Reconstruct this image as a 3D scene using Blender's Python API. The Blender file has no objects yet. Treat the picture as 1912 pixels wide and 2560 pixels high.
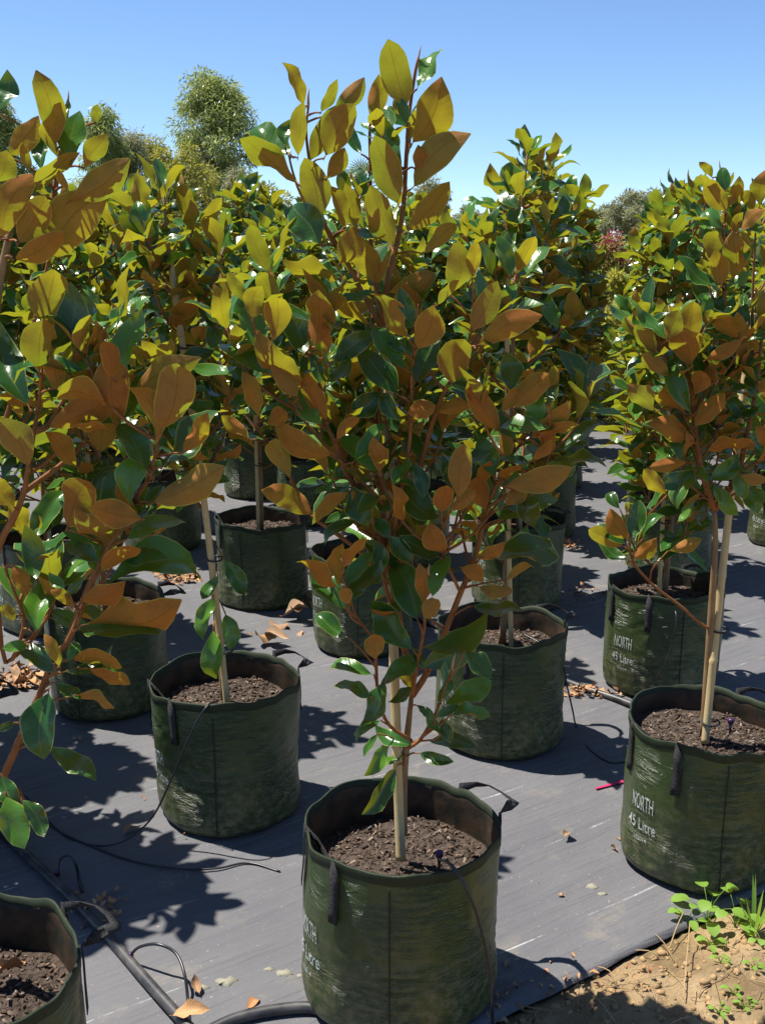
import bpy, math, random
import numpy as np
from mathutils import Vector, Matrix, noise

SC = bpy.context.scene
COL = SC.collection
R = math.radians
rng = random.Random(7)

# ------------------------------------------------------------------ camera, sky, sun, exposure
CAM_H, PITCH, FOC = 1.60, R(13.6), 2662.0            # FOC in pixels of the 1912 px wide photo
cam_d = bpy.data.cameras.new('camera')
cam = bpy.data.objects.new('camera', cam_d)
COL.objects.link(cam)
cam.location = (0, 0, CAM_H)
cam.rotation_euler = (R(90) - PITCH, 0, 0)
cam_d.sensor_fit = 'HORIZONTAL'
cam_d.sensor_width = 36
cam_d.lens = FOC / 1912 * 36
cam_d.clip_start = 0.05
cam_d.clip_end = 1500
SC.camera = cam

SUN_EL, SUN_AZ = R(66), math.atan2(-0.914, 0.407)
world = bpy.data.worlds.new('World')
SC.world = world
world.use_nodes = True
wn = world.node_tree.nodes
wl = world.node_tree.links
sky_n = wn.new('ShaderNodeTexSky')
sky_n.sky_type = 'NISHITA'
sky_n.sun_disc = False
sky_n.sun_elevation = SUN_EL
sky_n.sun_rotation = SUN_AZ
sky_n.altitude = 50
sky_n.air_density = 0.7
sky_n.dust_density = 0.0
sky_n.ozone_density = 6.0
wl.new(sky_n.outputs['Color'], wn['Background'].inputs['Color'])
wn['Background'].inputs['Strength'].default_value = 0.09

sun_d = bpy.data.lights.new('sun', 'SUN')
sun_d.energy = 4.6
sun_d.angle = R(0.5)
sun_d.color = (1.0, 0.95, 0.86)
sun = bpy.data.objects.new('sun', sun_d)
COL.objects.link(sun)
sdir = Vector((math.sin(SUN_AZ) * math.cos(SUN_EL), math.cos(SUN_AZ) * math.cos(SUN_EL), math.sin(SUN_EL)))
sun.rotation_euler = sdir.to_track_quat('Z', 'Y').to_euler()
sun.location = sdir * 30

SC.view_settings.view_transform = 'Standard'
SC.view_settings.look = 'None'
SC.view_settings.exposure = 1.0
SC.view_settings.gamma = 1.0
SC.view_settings.use_curve_mapping = False
SC.render.engine = 'CYCLES'
SC.cycles.max_bounces = 8
SC.cycles.transmission_bounces = 4
SC.cycles.diffuse_bounces = 4
SC.cycles.glossy_bounces = 3
SC.cycles.use_denoising = True


# ------------------------------------------------------------------ helpers
def at(px, py, Y):
    """point seen at a photo pixel, standing at forward distance Y from the camera"""
    dx, dy = (px - 956) / FOC, (1280 - py) / FOC
    d = Vector((dx, math.cos(PITCH) + dy * math.sin(PITCH), -math.sin(PITCH) + dy * math.cos(PITCH)))
    return Vector((0, 0, CAM_H)) + d * (Y / d.y)


def on_ground(px, py, z=0.0):
    dx, dy = (px - 956) / FOC, (1280 - py) / FOC
    d = Vector((dx, math.cos(PITCH) + dy * math.sin(PITCH), -math.sin(PITCH) + dy * math.cos(PITCH)))
    return Vector((0, 0, CAM_H)) + d * ((z - CAM_H) / d.z)


def mesh_of(name, verts, faces, mats=(), mat_idx=None, smooth=True, uvs=None):
    me = bpy.data.meshes.new(name)
    me.from_pydata([tuple(v) for v in verts], [], faces)
    for m in mats:
        me.materials.append(m)
    if mat_idx is not None:
        me.polygons.foreach_set('material_index', mat_idx)
    if smooth:
        me.polygons.foreach_set('use_smooth', [True] * len(me.polygons))
    if uvs is not None:                       # one uv per vertex
        lay = me.uv_layers.new(name='UVMap')
        li = np.empty(len(me.loops), dtype=np.int32)
        me.loops.foreach_get('vertex_index', li)
        lay.data.foreach_set('uv', np.asarray(uvs, dtype=np.float32)[li].ravel())
    me.update()
    return me


def link(name, data, parent=None, loc=None, kind=None):
    o = bpy.data.objects.new(name, data)
    COL.objects.link(o)
    if parent is not None:
        o.parent = parent
    if loc is not None:
        o.location = loc
    if kind:
        o['kind'] = kind
    return o


def tag(o, label, cat, group=None):
    o['label'] = label
    o['category'] = cat
    if group:
        o['group'] = group
    return o


def thing(name, label, cat, loc=(0, 0, 0), group=None):
    return tag(link(name, None, loc=loc), label, cat, group)


class MB:
    """collects shapes for one mesh"""
    def __init__(s):
        s.v, s.f, s.m = [], [], []

    def add(s, verts, faces, mi=0):
        o = len(s.v)
        s.v += [tuple(v) for v in verts]
        s.f += [tuple(i + o for i in f) for f in faces]
        s.m += [mi] * len(faces)

    def tube(s, pts, radii, n=6, mi=0, cap=True):
        pts = [Vector(p) for p in pts]
        k = len(pts)
        if not hasattr(radii, '__len__'):
            radii = [radii] * k
        vs, fs = [], []
        ref = None
        for i, p in enumerate(pts):
            t = (pts[min(i + 1, k - 1)] - pts[max(i - 1, 0)])
            t = t.normalized() if t.length > 1e-9 else Vector((0, 0, 1))
            if ref is None:
                ref = t.orthogonal().normalized()
            ref = (ref - t * ref.dot(t))
            ref = ref.normalized() if ref.length > 1e-6 else t.orthogonal().normalized()
            b = t.cross(ref)
            for j in range(n):
                a = 2 * math.pi * j / n
                vs.append(p + (ref * math.cos(a) + b * math.sin(a)) * radii[i])
        for i in range(k - 1):
            for j in range(n):
                fs.append((i * n + j, i * n + (j + 1) % n, (i + 1) * n + (j + 1) % n, (i + 1) * n + j))
        if cap:
            fs.append(tuple(reversed(range(n))))
            fs.append(tuple((k - 1) * n + j for j in range(n)))
        s.add(vs, fs, mi)

    def mesh(s, name, *mats, smooth=True, uvs=None):
        return mesh_of(name, s.v, s.f, mats, s.m, smooth, uvs)


def smooth_path(pts, n):
    """Catmull-Rom through the points"""
    pts = [Vector(p) for p in pts]
    P = [pts[0] * 2 - pts[1]] + pts + [pts[-1] * 2 - pts[-2]]
    out = []
    seg = len(pts) - 1
    for i in range(n):
        u = i / (n - 1) * seg
        k = min(int(u), seg - 1)
        t = u - k
        a, b, c, d = P[k], P[k + 1], P[k + 2], P[k + 3]
        out.append(0.5 * ((2 * b) + (c - a) * t + (2 * a - 5 * b + 4 * c - d) * t * t + (3 * b - a - 3 * c + d) * t ** 3))
    return out


def merge(bv, bf, mats4):
    """copies of one small shape, joined; bv (n,3), bf (m,k), mats4 (N,4,4)"""
    M = np.asarray(mats4, dtype=np.float64)
    bv = np.asarray(bv, dtype=np.float64)
    bf = np.asarray(bf)
    V = np.einsum('nij,vj->nvi', M[:, :3, :3], bv) + M[:, None, :3, 3]
    F = bf[None] + (np.arange(len(M)) * len(bv))[:, None, None]
    return V.reshape(-1, 3), F.reshape(-1, bf.shape[1])


def np_mesh(name, V, F, mats, mat_idx=None, smooth=False, uvs=None):
    me = bpy.data.meshes.new(name)
    k = F.shape[1]
    me.vertices.add(len(V))
    me.vertices.foreach_set('co', V.astype(np.float32).ravel())
    me.loops.add(F.size)
    me.loops.foreach_set('vertex_index', F.astype(np.int32).ravel())
    me.polygons.add(len(F))
    me.polygons.foreach_set('loop_start', np.arange(0, F.size, k, dtype=np.int32))
    me.polygons.foreach_set('loop_total', np.full(len(F), k, dtype=np.int32))
    for m in mats:
        me.materials.append(m)
    if mat_idx is not None:
        me.polygons.foreach_set('material_index', np.asarray(mat_idx, dtype=np.int32))
    if smooth:
        me.polygons.foreach_set('use_smooth', np.ones(len(F), dtype=bool))
    if uvs is not None:
        lay = me.uv_layers.new(name='UVMap')
        lay.data.foreach_set('uv', np.asarray(uvs, dtype=np.float32)[F.ravel()].ravel())
    me.update(calc_edges=True)
    me.validate()
    return me


# ------------------------------------------------------------------ materials
class NT:
    def __init__(s, name):
        s.mat = bpy.data.materials.new(name)
        s.mat.use_nodes = True
        s.t = s.mat.node_tree
        s.n = s.t.nodes
        s.b = s.n['Principled BSDF']
        s.out = s.n['Material Output']

    def new(s, typ, **kw):
        nd = s.n.new('ShaderNode' + typ)
        for k, v in kw.items():
            setattr(nd, k, v)
        return nd

    def l(s, a, b):
        s.t.links.new(a, b)

    def inp(s, nd, i, v):
        if hasattr(v, 'links') or hasattr(v, 'is_linked'):
            s.l(v, nd.inputs[i])
        else:
            nd.inputs[i].default_value = v

    def math(s, op, a, b=0.0, clamp=False):
        nd = s.new('Math', operation=op, use_clamp=clamp)
        s.inp(nd, 0, a)
        s.inp(nd, 1, b)
        return nd.outputs[0]

    def mix(s, f, a, b, blend='MIX'):
        nd = s.new('Mix', data_type='RGBA', blend_type=blend)
        s.inp(nd, 0, f)
        s.inp(nd, 6, a if not isinstance(a, tuple) else (*a, 1))
        s.inp(nd, 7, b if not isinstance(b, tuple) else (*b, 1))
        return nd.outputs[2]

    def noise(s, vec, scale, detail=4, rough=0.55, dist=0.0, out=0):
        nd = s.new('TexNoise')
        if vec is not None:
            s.l(vec, nd.inputs['Vector'])
        nd.inputs['Scale'].default_value = scale
        nd.inputs['Detail'].default_value = detail
        nd.inputs['Roughness'].default_value = rough
        nd.inputs['Distortion'].default_value = dist
        return nd.outputs[out]

    def ramp(s, f, *stops):
        nd = s.new('ValToRGB')
        s.l(f, nd.inputs[0])
        e = nd.color_ramp.elements
        while len(e) < len(stops):
            e.new(0.5)
        for el, (p, c) in zip(e, stops):
            el.position = p
            el.color = (*c, 1) if isinstance(c, tuple) else (c, c, c, 1)
        return nd.outputs[0]

    def coord(s, out='Object', scale=None, rot=None):
        o = s.new('TexCoord').outputs[out]
        if scale is not None or rot is not None:
            mp = s.new('Mapping')
            s.l(o, mp.inputs[0])
            if scale is not None:
                mp.inputs['Scale'].default_value = scale
            if rot is not None:
                mp.inputs['Rotation'].default_value = rot
            return mp.outputs[0]
        return o

    def bump(s, h, strength=0.5, dist=0.01, prev=None):
        nd = s.new('Bump')
        nd.inputs['Strength'].default_value = strength
        nd.inputs['Distance'].default_value = dist
        s.l(h, nd.inputs['Height'])
        if prev is not None:
            s.l(prev, nd.inputs['Normal'])
        return nd.outputs[0]

    def set(s, col=None, rough=None, normal=None, spec=None, metal=None):
        for k, v in (('Base Color', col), ('Roughness', rough), ('Specular IOR Level', spec), ('Metallic', metal)):
            if v is None:
                continue
            if isinstance(v, tuple):
                v = (*v, 1)
            s.inp(s.b, k, v)
        if normal is not None:
            s.l(normal, s.b.inputs['Normal'])
        return s.mat


def leaf_material(name, top, under, trans, gloss=0.2, tfac=0.42):
    """two-sided glossy leaf: top, felted underside and light coming through"""
    n = NT(name)
    uv = n.coord('UV')
    sep = n.new('SeparateXYZ')
    n.l(uv, sep.inputs[0])
    au = n.math('ABSOLUTE', n.math('MULTIPLY', n.math('SUBTRACT', sep.outputs[0], 0.5), 2.0))
    v = sep.outputs[1]
    rnd = n.math('FRACT', n.math('ADD', n.new('ObjectInfo').outputs['Random'], n.new('NewGeometry').outputs['Random Per Island']))
    rib = n.math('LESS_THAN', au, 0.045)
    edge = n.math('GREATER_THAN', au, 0.925)
    vein = n.math('SINE', n.math('MULTIPLY', n.math('SUBTRACT', v, n.math('MULTIPLY', au, 0.16)), 70.0))
    vein = n.math('POWER', n.math('MULTIPLY', n.math('ADD', vein, 1.0), 0.5), 6.0)
    nz = n.noise(n.coord('Object'), 26, 3)
    ctop = n.ramp(rnd, (0.0, top[0]), (0.5, top[1]), (0.95, top[2]))
    ctop = n.mix(n.math('MULTIPLY', nz, 0.5), ctop, tuple(c * 1.7 for c in top[1]))
    ctop = n.mix(n.math('MULTIPLY', vein, 0.10), ctop, (0.07, 0.13, 0.03))
    ctop = n.mix(n.math('MULTIPLY', rib, 0.8), ctop, (0.16, 0.20, 0.05))
    ctop = n.mix(n.math('MULTIPLY', edge, 0.8), ctop, (0.40, 0.40, 0.10))
    cun = n.ramp(n.math('FRACT', n.math('MULTIPLY', rnd, 7.3)), (0.0, under[0]), (0.5, under[1]), (1.0, under[2]))
    cun = n.mix(n.math('MULTIPLY', nz, 0.30), cun, tuple(c * 0.6 for c in under[0]))
    cun = n.mix(n.math('MULTIPLY', vein, 0.06), cun, tuple(c * 0.7 for c in under[0]))
    cun = n.mix(n.math('MULTIPLY', rib, 0.6), cun, (0.30, 0.13, 0.03))
    cun = n.mix(n.math('MULTIPLY', edge, 0.8), cun, (0.55, 0.40, 0.09))
    blot = n.noise(n.coord('Object'), 7, 4, 0.65)
    cun = n.mix(n.ramp(blot, (0.48, 0.0), (0.72, 0.45)), cun, tuple(c * 0.5 for c in under[0]))
    spot_ = n.ramp(n.noise(n.coord('Object'), 34, 1), (0.70, 0.0), (0.74, 0.7))
    cun = n.mix(spot_, cun, (0.10, 0.05, 0.02))
    ctop = n.mix(n.math('MULTIPLY', spot_, 0.4), ctop, (0.16, 0.12, 0.03))
    back = n.new('NewGeometry').outputs['Backfacing']
    col = n.mix(back, ctop, cun)
    ro = n.math('ADD', n.math('MULTIPLY', back, 0.55), n.math('ADD', n.math('MULTIPLY', nz, 0.14), gloss - 0.05))
    hb = n.math('ADD', n.math('MULTIPLY', vein, -0.15), n.math('MULTIPLY', n.noise(n.coord('Object'), 4, 1), 2.2))
    hb = n.math('ADD', hb, n.math('MULTIPLY', rib, -1.0))
    nrm = n.bump(hb, 0.3, 0.0022)
    n.set(col, ro, nrm)
    n.l(n.math('SUBTRACT', 0.68, n.math('MULTIPLY', back, 0.55)), n.b.inputs['Specular IOR Level'])
    tr = n.new('BsdfTranslucent')
    ct = n.ramp(n.math('FRACT', n.math('MULTIPLY', rnd, 3.7)), (0.0, trans[0]), (1.0, trans[1]))
    ct = n.mix(n.math('MULTIPLY', vein, 0.07), ct, tuple(c * 0.72 for c in trans[0]))
    ct = n.mix(n.math('MULTIPLY', rib, 0.55), ct, (0.22, 0.16, 0.006))
    ct = n.mix(back, n.mix(0.50, (0, 0, 0), ct), ct)                 # see-through colour dimmed on the upper side so shaded tops stay dark
    n.l(ct, tr.inputs['Color'])
    n.l(nrm, tr.inputs['Normal'])
    mx = n.new('MixShader')
    mx.inputs[0].default_value = tfac
    n.l(n.b.outputs[0], mx.inputs[1])
    n.l(tr.outputs[0], mx.inputs[2])
    n.l(mx.outputs[0], n.out.inputs['Surface'])
    return n.mat


M = {}
M['leaf'] = leaf_material('magnolia_leaf',
                          [(0.008, 0.042, 0.010), (0.026, 0.112, 0.017), (0.120, 0.300, 0.026)],
                          [(0.46, 0.140, 0.040), (0.50, 0.180, 0.050), (0.38, 0.195, 0.075)],
                          [(0.370, 0.360, 0.015), (0.185, 0.280, 0.014)], 0.22, 0.42)


def bark(name, c0, c1, sc=60):
    n = NT(name)
    co = n.coord('Object', (1, 1, 0.35))
    f = n.noise(co, sc, 4)
    g = n.noise(n.coord('Object'), 7, 3)
    col = n.mix(n.ramp(f, (0.35, 0.0), (0.7, 1.0)), c0, c1)
    col = n.mix(n.ramp(g, (0.45, 0.0), (0.65, 0.6)), col, tuple(0.5 * (a + b) * 0.7 for a, b in zip(c0, c1)))
    return n.set(col, 0.75, n.bump(f, 0.4, 0.002), 0.25)


M['shoot'] = bark('felted_shoot', (0.20, 0.078, 0.026), (0.30, 0.125, 0.045))
M['trunk'] = bark('sapling_bark', (0.20, 0.115, 0.055), (0.30, 0.20, 0.10))
M['bud'] = bark('leaf_bud', (0.45, 0.22, 0.13), (0.52, 0.34, 0.16), 90)
M['treebark'] = bark('gum_bark', (0.16, 0.13, 0.10), (0.34, 0.29, 0.23), 12)

# bamboo
n = NT('bamboo')
co = n.coord('Object')
f = n.noise(n.coord('Object', (8, 8, 0.8)), 30, 3)
col = n.mix(f, (0.40, 0.29, 0.13), (0.56, 0.44, 0.24))
col = n.mix(n.ramp(n.noise(co, 5, 2), (0.5, 0.0), (0.7, 0.55)), col, (0.30, 0.21, 0.11))
M['bamboo'] = n.set(col, 0.55, n.bump(f, 0.3, 0.002), 0.3)

# bag fabric (outside)
n = NT('woven_green_plastic')
uv = n.coord('UV')
mp = n.new('Mapping')
n.l(uv, mp.inputs[0])
mp.inputs['Scale'].default_value = (13, 68, 1)
w1 = n.noise(mp.outputs[0], 1.0, 4, 0.6, 0.9)
w1 = n.math('POWER', n.math('ABSOLUTE', n.math('MULTIPLY', n.math('SUBTRACT', w1, 0.5), 3.0)), 0.8)
mp2 = n.new('Mapping')
n.l(uv, mp2.inputs[0])
mp2.inputs['Scale'].default_value = (20, 30, 1)
w2 = n.noise(mp2.outputs[0], 1.0, 4, 0.6, 1.0)
sep = n.new('SeparateXYZ')
n.l(uv, sep.inputs[0])
weave = n.math('MULTIPLY', n.math('SINE', n.math('MULTIPLY', sep.outputs[0], 1400.0)), n.math('SINE', n.math('MULTIPLY', sep.outputs[1], 1400.0)))
big = n.noise(uv, 5.5, 3)
mask = n.ramp(big, (0.45, 0.03), (0.60, 1.0))
h = n.math('ADD', n.math('MULTIPLY', w1, mask), n.math('MULTIPLY', w2, 0.16))
nb = n.bump(h, 0.9, 0.007)
nb = n.bump(weave, 0.12, 0.0006, nb)
col = n.mix(n.noise(uv, 9, 3), (0.028, 0.049, 0.013), (0.038, 0.062, 0.017))
dustn = n.noise(uv, 40, 6, 0.72)
low = n.math('SUBTRACT', 1.0, n.math('MULTIPLY', sep.outputs[1], 3.4), True)
dust = n.math('MULTIPLY', n.ramp(dustn, (0.44, 0.0), (0.74, 1.0)), n.math('ADD', n.math('MULTIPLY', low, 0.8), 0.05), True)
col = n.mix(dust, col, (0.27, 0.22, 0.13))
n.set(col, n.math('ADD', n.math('ADD', 0.27, n.math('MULTIPLY', w2, 0.16)), n.math('MULTIPLY', dust, 0.4)), nb, 0.5)
M['bag'] = n.mat
n = NT('hem_tape')
M['hem'] = n.set(n.mix(n.noise(n.coord('Object'), 60, 4), (0.010, 0.017, 0.008), (0.030, 0.040, 0.020)), 0.6, None, 0.25)
# bag lining
n = NT('bag_lining')
uv = n.coord('UV')
f = n.noise(uv, 16, 5, 0.65)
col = n.mix(n.ramp(f, (0.4, 0.0), (0.68, 1.0)), (0.020, 0.021, 0.016), (0.085, 0.05, 0.028))
M['lining'] = n.set(col, 0.6, n.bump(f, 0.4, 0.004), 0.3)
# webbing
n = NT('black_webbing')
co = n.coord('Object')
f = n.noise(co, 420, 2)
f2 = n.noise(co, 120, 3)
col = n.mix(n.ramp(f, (0.4, 0.0), (0.7, 1.0)), (0.010, 0.010, 0.012), (0.06, 0.058, 0.06))
M['webbing'] = n.set(col, 0.85, n.bump(n.math('ADD', f, f2), 0.5, 0.001), 0.2)
# print
n = NT('white_print')
f = n.noise(n.coord('Object'), 190, 3)
M['print'] = n.set(n.mix(n.ramp(f, (0.36, 0.0), (0.5, 1.0)), (0.08, 0.12, 0.08), (0.52, 0.56, 0.53)), 0.6)
# potting mix
n = NT('potting_mix')
co = n.coord('Object')
f = n.noise(co, 70, 6, 0.7)
vo = n.new('TexVoronoi')
n.l(co, vo.inputs['Vector'])
vo.inputs['Scale'].default_value = 75
col = n.mix(f, (0.018, 0.014, 0.012), (0.105, 0.075, 0.058))
col = n.mix(n.math('MULTIPLY', vo.outputs['Color'], 0.3), col, (0.20, 0.155, 0.125))
M['mix'] = n.set(col, 0.95, n.bump(n.math('ADD', f, vo.outputs[0]), 0.9, 0.012), 0.15)


def chip_mat(name, *cols):
    n = NT(name)
    r_ = n.new('NewGeometry').outputs['Random Per Island']
    col = n.ramp(r_, *[(i / (len(cols) - 1), c) for i, c in enumerate(cols)])
    f = n.noise(n.coord('Object'), 160, 3)
    col = n.mix(n.math('MULTIPLY', f, 0.6), col, tuple(c * 0.45 for c in cols[0]))
    return n.set(col, 0.9, n.bump(f, 0.5, 0.002), 0.15)


M['chips'] = chip_mat('bark_chips', (0.03, 0.022, 0.018), (0.10, 0.066, 0.048), (0.05, 0.036, 0.028), (0.28, 0.19, 0.14), (0.07, 0.05, 0.038), (0.36, 0.29, 0.23))
M['clods'] = chip_mat('soil_clods', (0.34, 0.22, 0.10), (0.47, 0.33, 0.17), (0.40, 0.26, 0.13), (0.30, 0.20, 0.11))

# dead leaves
n = NT('dead_leaf')
r_ = n.math('FRACT', n.math('ADD', n.new('ObjectInfo').outputs['Random'], n.new('NewGeometry').outputs['Random Per Island']))
uv = n.coord('UV')
sep = n.new('SeparateXYZ')
n.l(uv, sep.inputs[0])
f = n.noise(n.coord('Object'), 30, 5)
rib = n.math('LESS_THAN', n.math('ABSOLUTE', n.math('SUBTRACT', sep.outputs[0], 0.5)), 0.02)
col = n.ramp(r_, (0.0, (0.40, 0.19, 0.08)), (0.35, (0.50, 0.30, 0.14)), (0.6, (0.24, 0.14, 0.08)), (0.8, (0.36, 0.25, 0.16)), (1.0, (0.30, 0.14, 0.07)))
col = n.mix(n.ramp(f, (0.4, 0.0), (0.7, 0.7)), col, (0.26, 0.11, 0.05))
col = n.mix(n.math('MULTIPLY', rib, 0.6), col, (0.58, 0.38, 0.18))
M['dead'] = n.set(col, 0.7, n.bump(f, 0.3, 0.003), 0.25)

# weed mat: grey woven ground cover, pale marker threads along its length
n = NT('weed_mat')
co = n.coord('Object')
sep = n.new('SeparateXYZ')
n.l(co, sep.inputs[0])
X, Yc = sep.outputs[0], sep.outputs[1]
big = n.noise(co, 1.3, 5, 0.6)
streak = n.noise(n.coord('Object', (1.2, 14, 1)), 1.6, 4, 0.6)
fine = n.noise(co, 260, 3, 0.7)
col = n.mix(n.ramp(big, (0.3, 0.0), (0.7, 1.0)), (0.098, 0.098, 0.108), (0.148, 0.146, 0.154))
col = n.mix(n.math('MULTIPLY', n.ramp(streak, (0.4, 0.0), (0.75, 1.0)), 0.30), col, (0.175, 0.170, 0.175))
col = n.mix(n.math('MULTIPLY', fine, 0.45), col, (0.055, 0.055, 0.062))
dusty = n.noise(co, 5.5, 7, 0.68)
col = n.mix(n.ramp(dusty, (0.56, 0.0), (0.74, 0.55)), col, (0.24, 0.205, 0.155))
spk = n.noise(co, 130, 2, 0.5)
col = n.mix(n.ramp(spk, (0.70, 0.0), (0.76, 0.8)), col, (0.36, 0.31, 0.23))
ln = n.math('ABSOLUTE', n.math('SUBTRACT', n.math('FRACT', n.math('ADD', n.math('DIVIDE', Yc, 0.30), 0.62)), 0.5))
wob = n.math('MULTIPLY', n.math('SUBTRACT', n.noise(n.coord('Object', (3, 0.2, 1)), 1.0, 2), 0.5), 0.02)
lnm = n.math('LESS_THAN', n.math('ADD', ln, wob), 0.0075)
brk = n.ramp(n.noise(n.coord('Object', (2.2, 2.6, 1)), 2.2, 6, 0.78), (0.50, 0.0), (0.66, 1.0))
lnm = n.math('MULTIPLY', n.math('MULTIPLY', lnm, brk), 0.62)
col = n.mix(lnm, col, (0.50, 0.52, 0.52))
wv = n.math('MULTIPLY', n.math('SINE', n.math('MULTIPLY', X, 1100.0)), n.math('SINE', n.math('MULTIPLY', Yc, 1100.0)))
nb = n.bump(n.math('ADD', big, n.math('MULTIPLY', streak, 0.6)), 0.7, 0.035)
nb = n.bump(n.math('ADD', wv, n.math('MULTIPLY', fine, 2.0)), 0.25, 0.0012, nb)
M['mat'] = n.set(col, 0.72, nb, 0.35)

# sandy soil
n = NT('sandy_soil')
co = n.coord('Object')
f = n.noise(co, 5, 8, 0.65)
g = n.noise(co, 60, 6, 0.7)
col = n.mix(n.ramp(f, (0.35, 0.0), (0.65, 1.0)), (0.31, 0.215, 0.115), (0.50, 0.38, 0.23))
col = n.mix(n.math('MULTIPLY', g, 0.6), col, (0.33, 0.21, 0.10))
col = n.mix(n.ramp(n.noise(co, 2.2, 6, 0.7), (0.50, 0.0), (0.66, 0.8)), col, (0.15, 0.105, 0.055))
M['soil'] = n.set(col, 0.95, n.bump(n.math('ADD', g, n.math('MULTIPLY', f, 1.5)), 0.9, 0.02), 0.1)
# far ground
n = NT('dry_grass_ground')
co = n.coord('Object')
f = n.noise(co, 0.4, 7, 0.65)
g = n.noise(co, 6, 5, 0.7)
col = n.mix(f, (0.16, 0.14, 0.06), (0.30, 0.24, 0.13))
col = n.mix(n.ramp(g, (0.4, 0.0), (0.65, 0.8)), col, (0.08, 0.10, 0.03))
M['ground'] = n.set(col, 0.95, n.bump(g, 0.7, 0.1), 0.1)

# poly pipe
n = NT('black_poly_pipe')
f = n.noise(n.coord('Object'), 18, 5)
col = n.mix(n.ramp(f, (0.4, 0.0), (0.75, 0.8)), (0.022, 0.022, 0.026), (0.12, 0.11, 0.10))
M['pipe'] = n.set(col, 0.45, None, 0.5)
n = NT('drip_tube')
M['tube'] = n.set((0.016, 0.016, 0.02), 0.35, None, 0.5)
n = NT('purple_plastic')
M['purple'] = n.set((0.05, 0.010, 0.06), 0.45)
n = NT('pink_tape')
M['pink'] = n.set((0.45, 0.02, 0.10), 0.5)
n = NT('tie_black')
M['tie'] = n.set((0.012, 0.012, 0.014), 0.6)


def plain_foliage(name, cols, tr, tfac=0.3, rough=0.5, under=None):
    n = NT(name)
    g = n.new('NewGeometry')
    col = n.ramp(g.outputs['Random Per Island'], *[(i / (len(cols) - 1), c) for i, c in enumerate(cols)])
    n.set(col, rough, None, 0.35)
    t = n.new('BsdfTranslucent')
    t.inputs[0].default_value = (*tr, 1)
    mx = n.new('MixShader')
    mx.inputs[0].default_value = tfac
    n.l(n.b.outputs[0], mx.inputs[1])
    n.l(t.outputs[0], mx.inputs[2])
    n.l(mx.outputs[0], n.out.inputs['Surface'])
    return n.mat


M['gum'] = plain_foliage('gum_leaves', [(0.12, 0.18, 0.055), (0.21, 0.27, 0.09), (0.29, 0.29, 0.12), (0.15, 0.21, 0.07)], (0.42, 0.50, 0.14), 0.42, 0.38)
M['gumgrey'] = plain_foliage('grey_gum_leaves', [(0.17, 0.185, 0.11), (0.26, 0.265, 0.16), (0.32, 0.30, 0.20)], (0.36, 0.38, 0.18), 0.4)
M['olive'] = plain_foliage('olive_bush_leaves', [(0.14, 0.16, 0.04), (0.24, 0.25, 0.06), (0.33, 0.30, 0.09)], (0.45, 0.43, 0.07), 0.4)
M['lime'] = plain_foliage('yellow_green_leaves', [(0.26, 0.31, 0.05), (0.40, 0.40, 0.08), (0.50, 0.38, 0.14)], (0.60, 0.56, 0.09), 0.4)
M['crimson'] = plain_foliage('crimson_flowers', [(0.36, 0.02, 0.09), (0.46, 0.05, 0.14), (0.28, 0.03, 0.06)], (0.5, 0.05, 0.12))
M['palm'] = plain_foliage('palm_fronds', [(0.07, 0.12, 0.04), (0.12, 0.17, 0.06), (0.18, 0.20, 0.09)], (0.22, 0.28, 0.07))
M['weed'] = plain_foliage('weed_leaves', [(0.13, 0.26, 0.035), (0.18, 0.33, 0.05), (0.22, 0.36, 0.07)], (0.45, 0.60, 0.06), 0.4)
M['straw'] = plain_foliage('dry_straw', [(0.30, 0.19, 0.09), (0.45, 0.32, 0.16), (0.22, 0.13, 0.07)], (0.3, 0.2, 0.1), 0.1, 0.8)

# ------------------------------------------------------------------ ground
U = Vector((0.84, 0.543, 0)).normalized()                    # along the rows
V = Vector((-0.543, 0.84, 0)).normalized()
A0 = Vector((0.04, 2.08, 0))                                  # first bag of the front row
MAT_ROT = math.atan2(U.y, U.x)


def w2m(p):
    """world -> mat axes (along the row, across the rows)"""
    d = Vector(p) - A0
    return d.dot(U), d.dot(V)


g = MB()
g.add([(-400, -60, -0.06), (400, -60, -0.06), (400, 700, -0.06), (-400, 700, -0.06)], [(0, 1, 2, 3)])
link('ground', g.mesh('ground', M['ground'], smooth=False), kind='structure')

EDGE = -0.20                                                  # front edge of the mat in row axes


def mat_z(a, b):
    z = 0.010 * noise.noise((a * 2.2, b * 2.2, 3.1)) + 0.0035 * noise.noise((a * 7, b * 7, 1.7))
    z += 0.010 * math.exp(-((b - EDGE) / 0.05) ** 2) * (0.4 + noise.noise((a * 3, 0, 5)))
    return z


def grid_axis(breaks):
    out = []
    for (a, b, n_) in breaks:
        out += [a + (b - a) * i / n_ for i in range(n_)]
    return out + [breaks[-1][1]]


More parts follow.
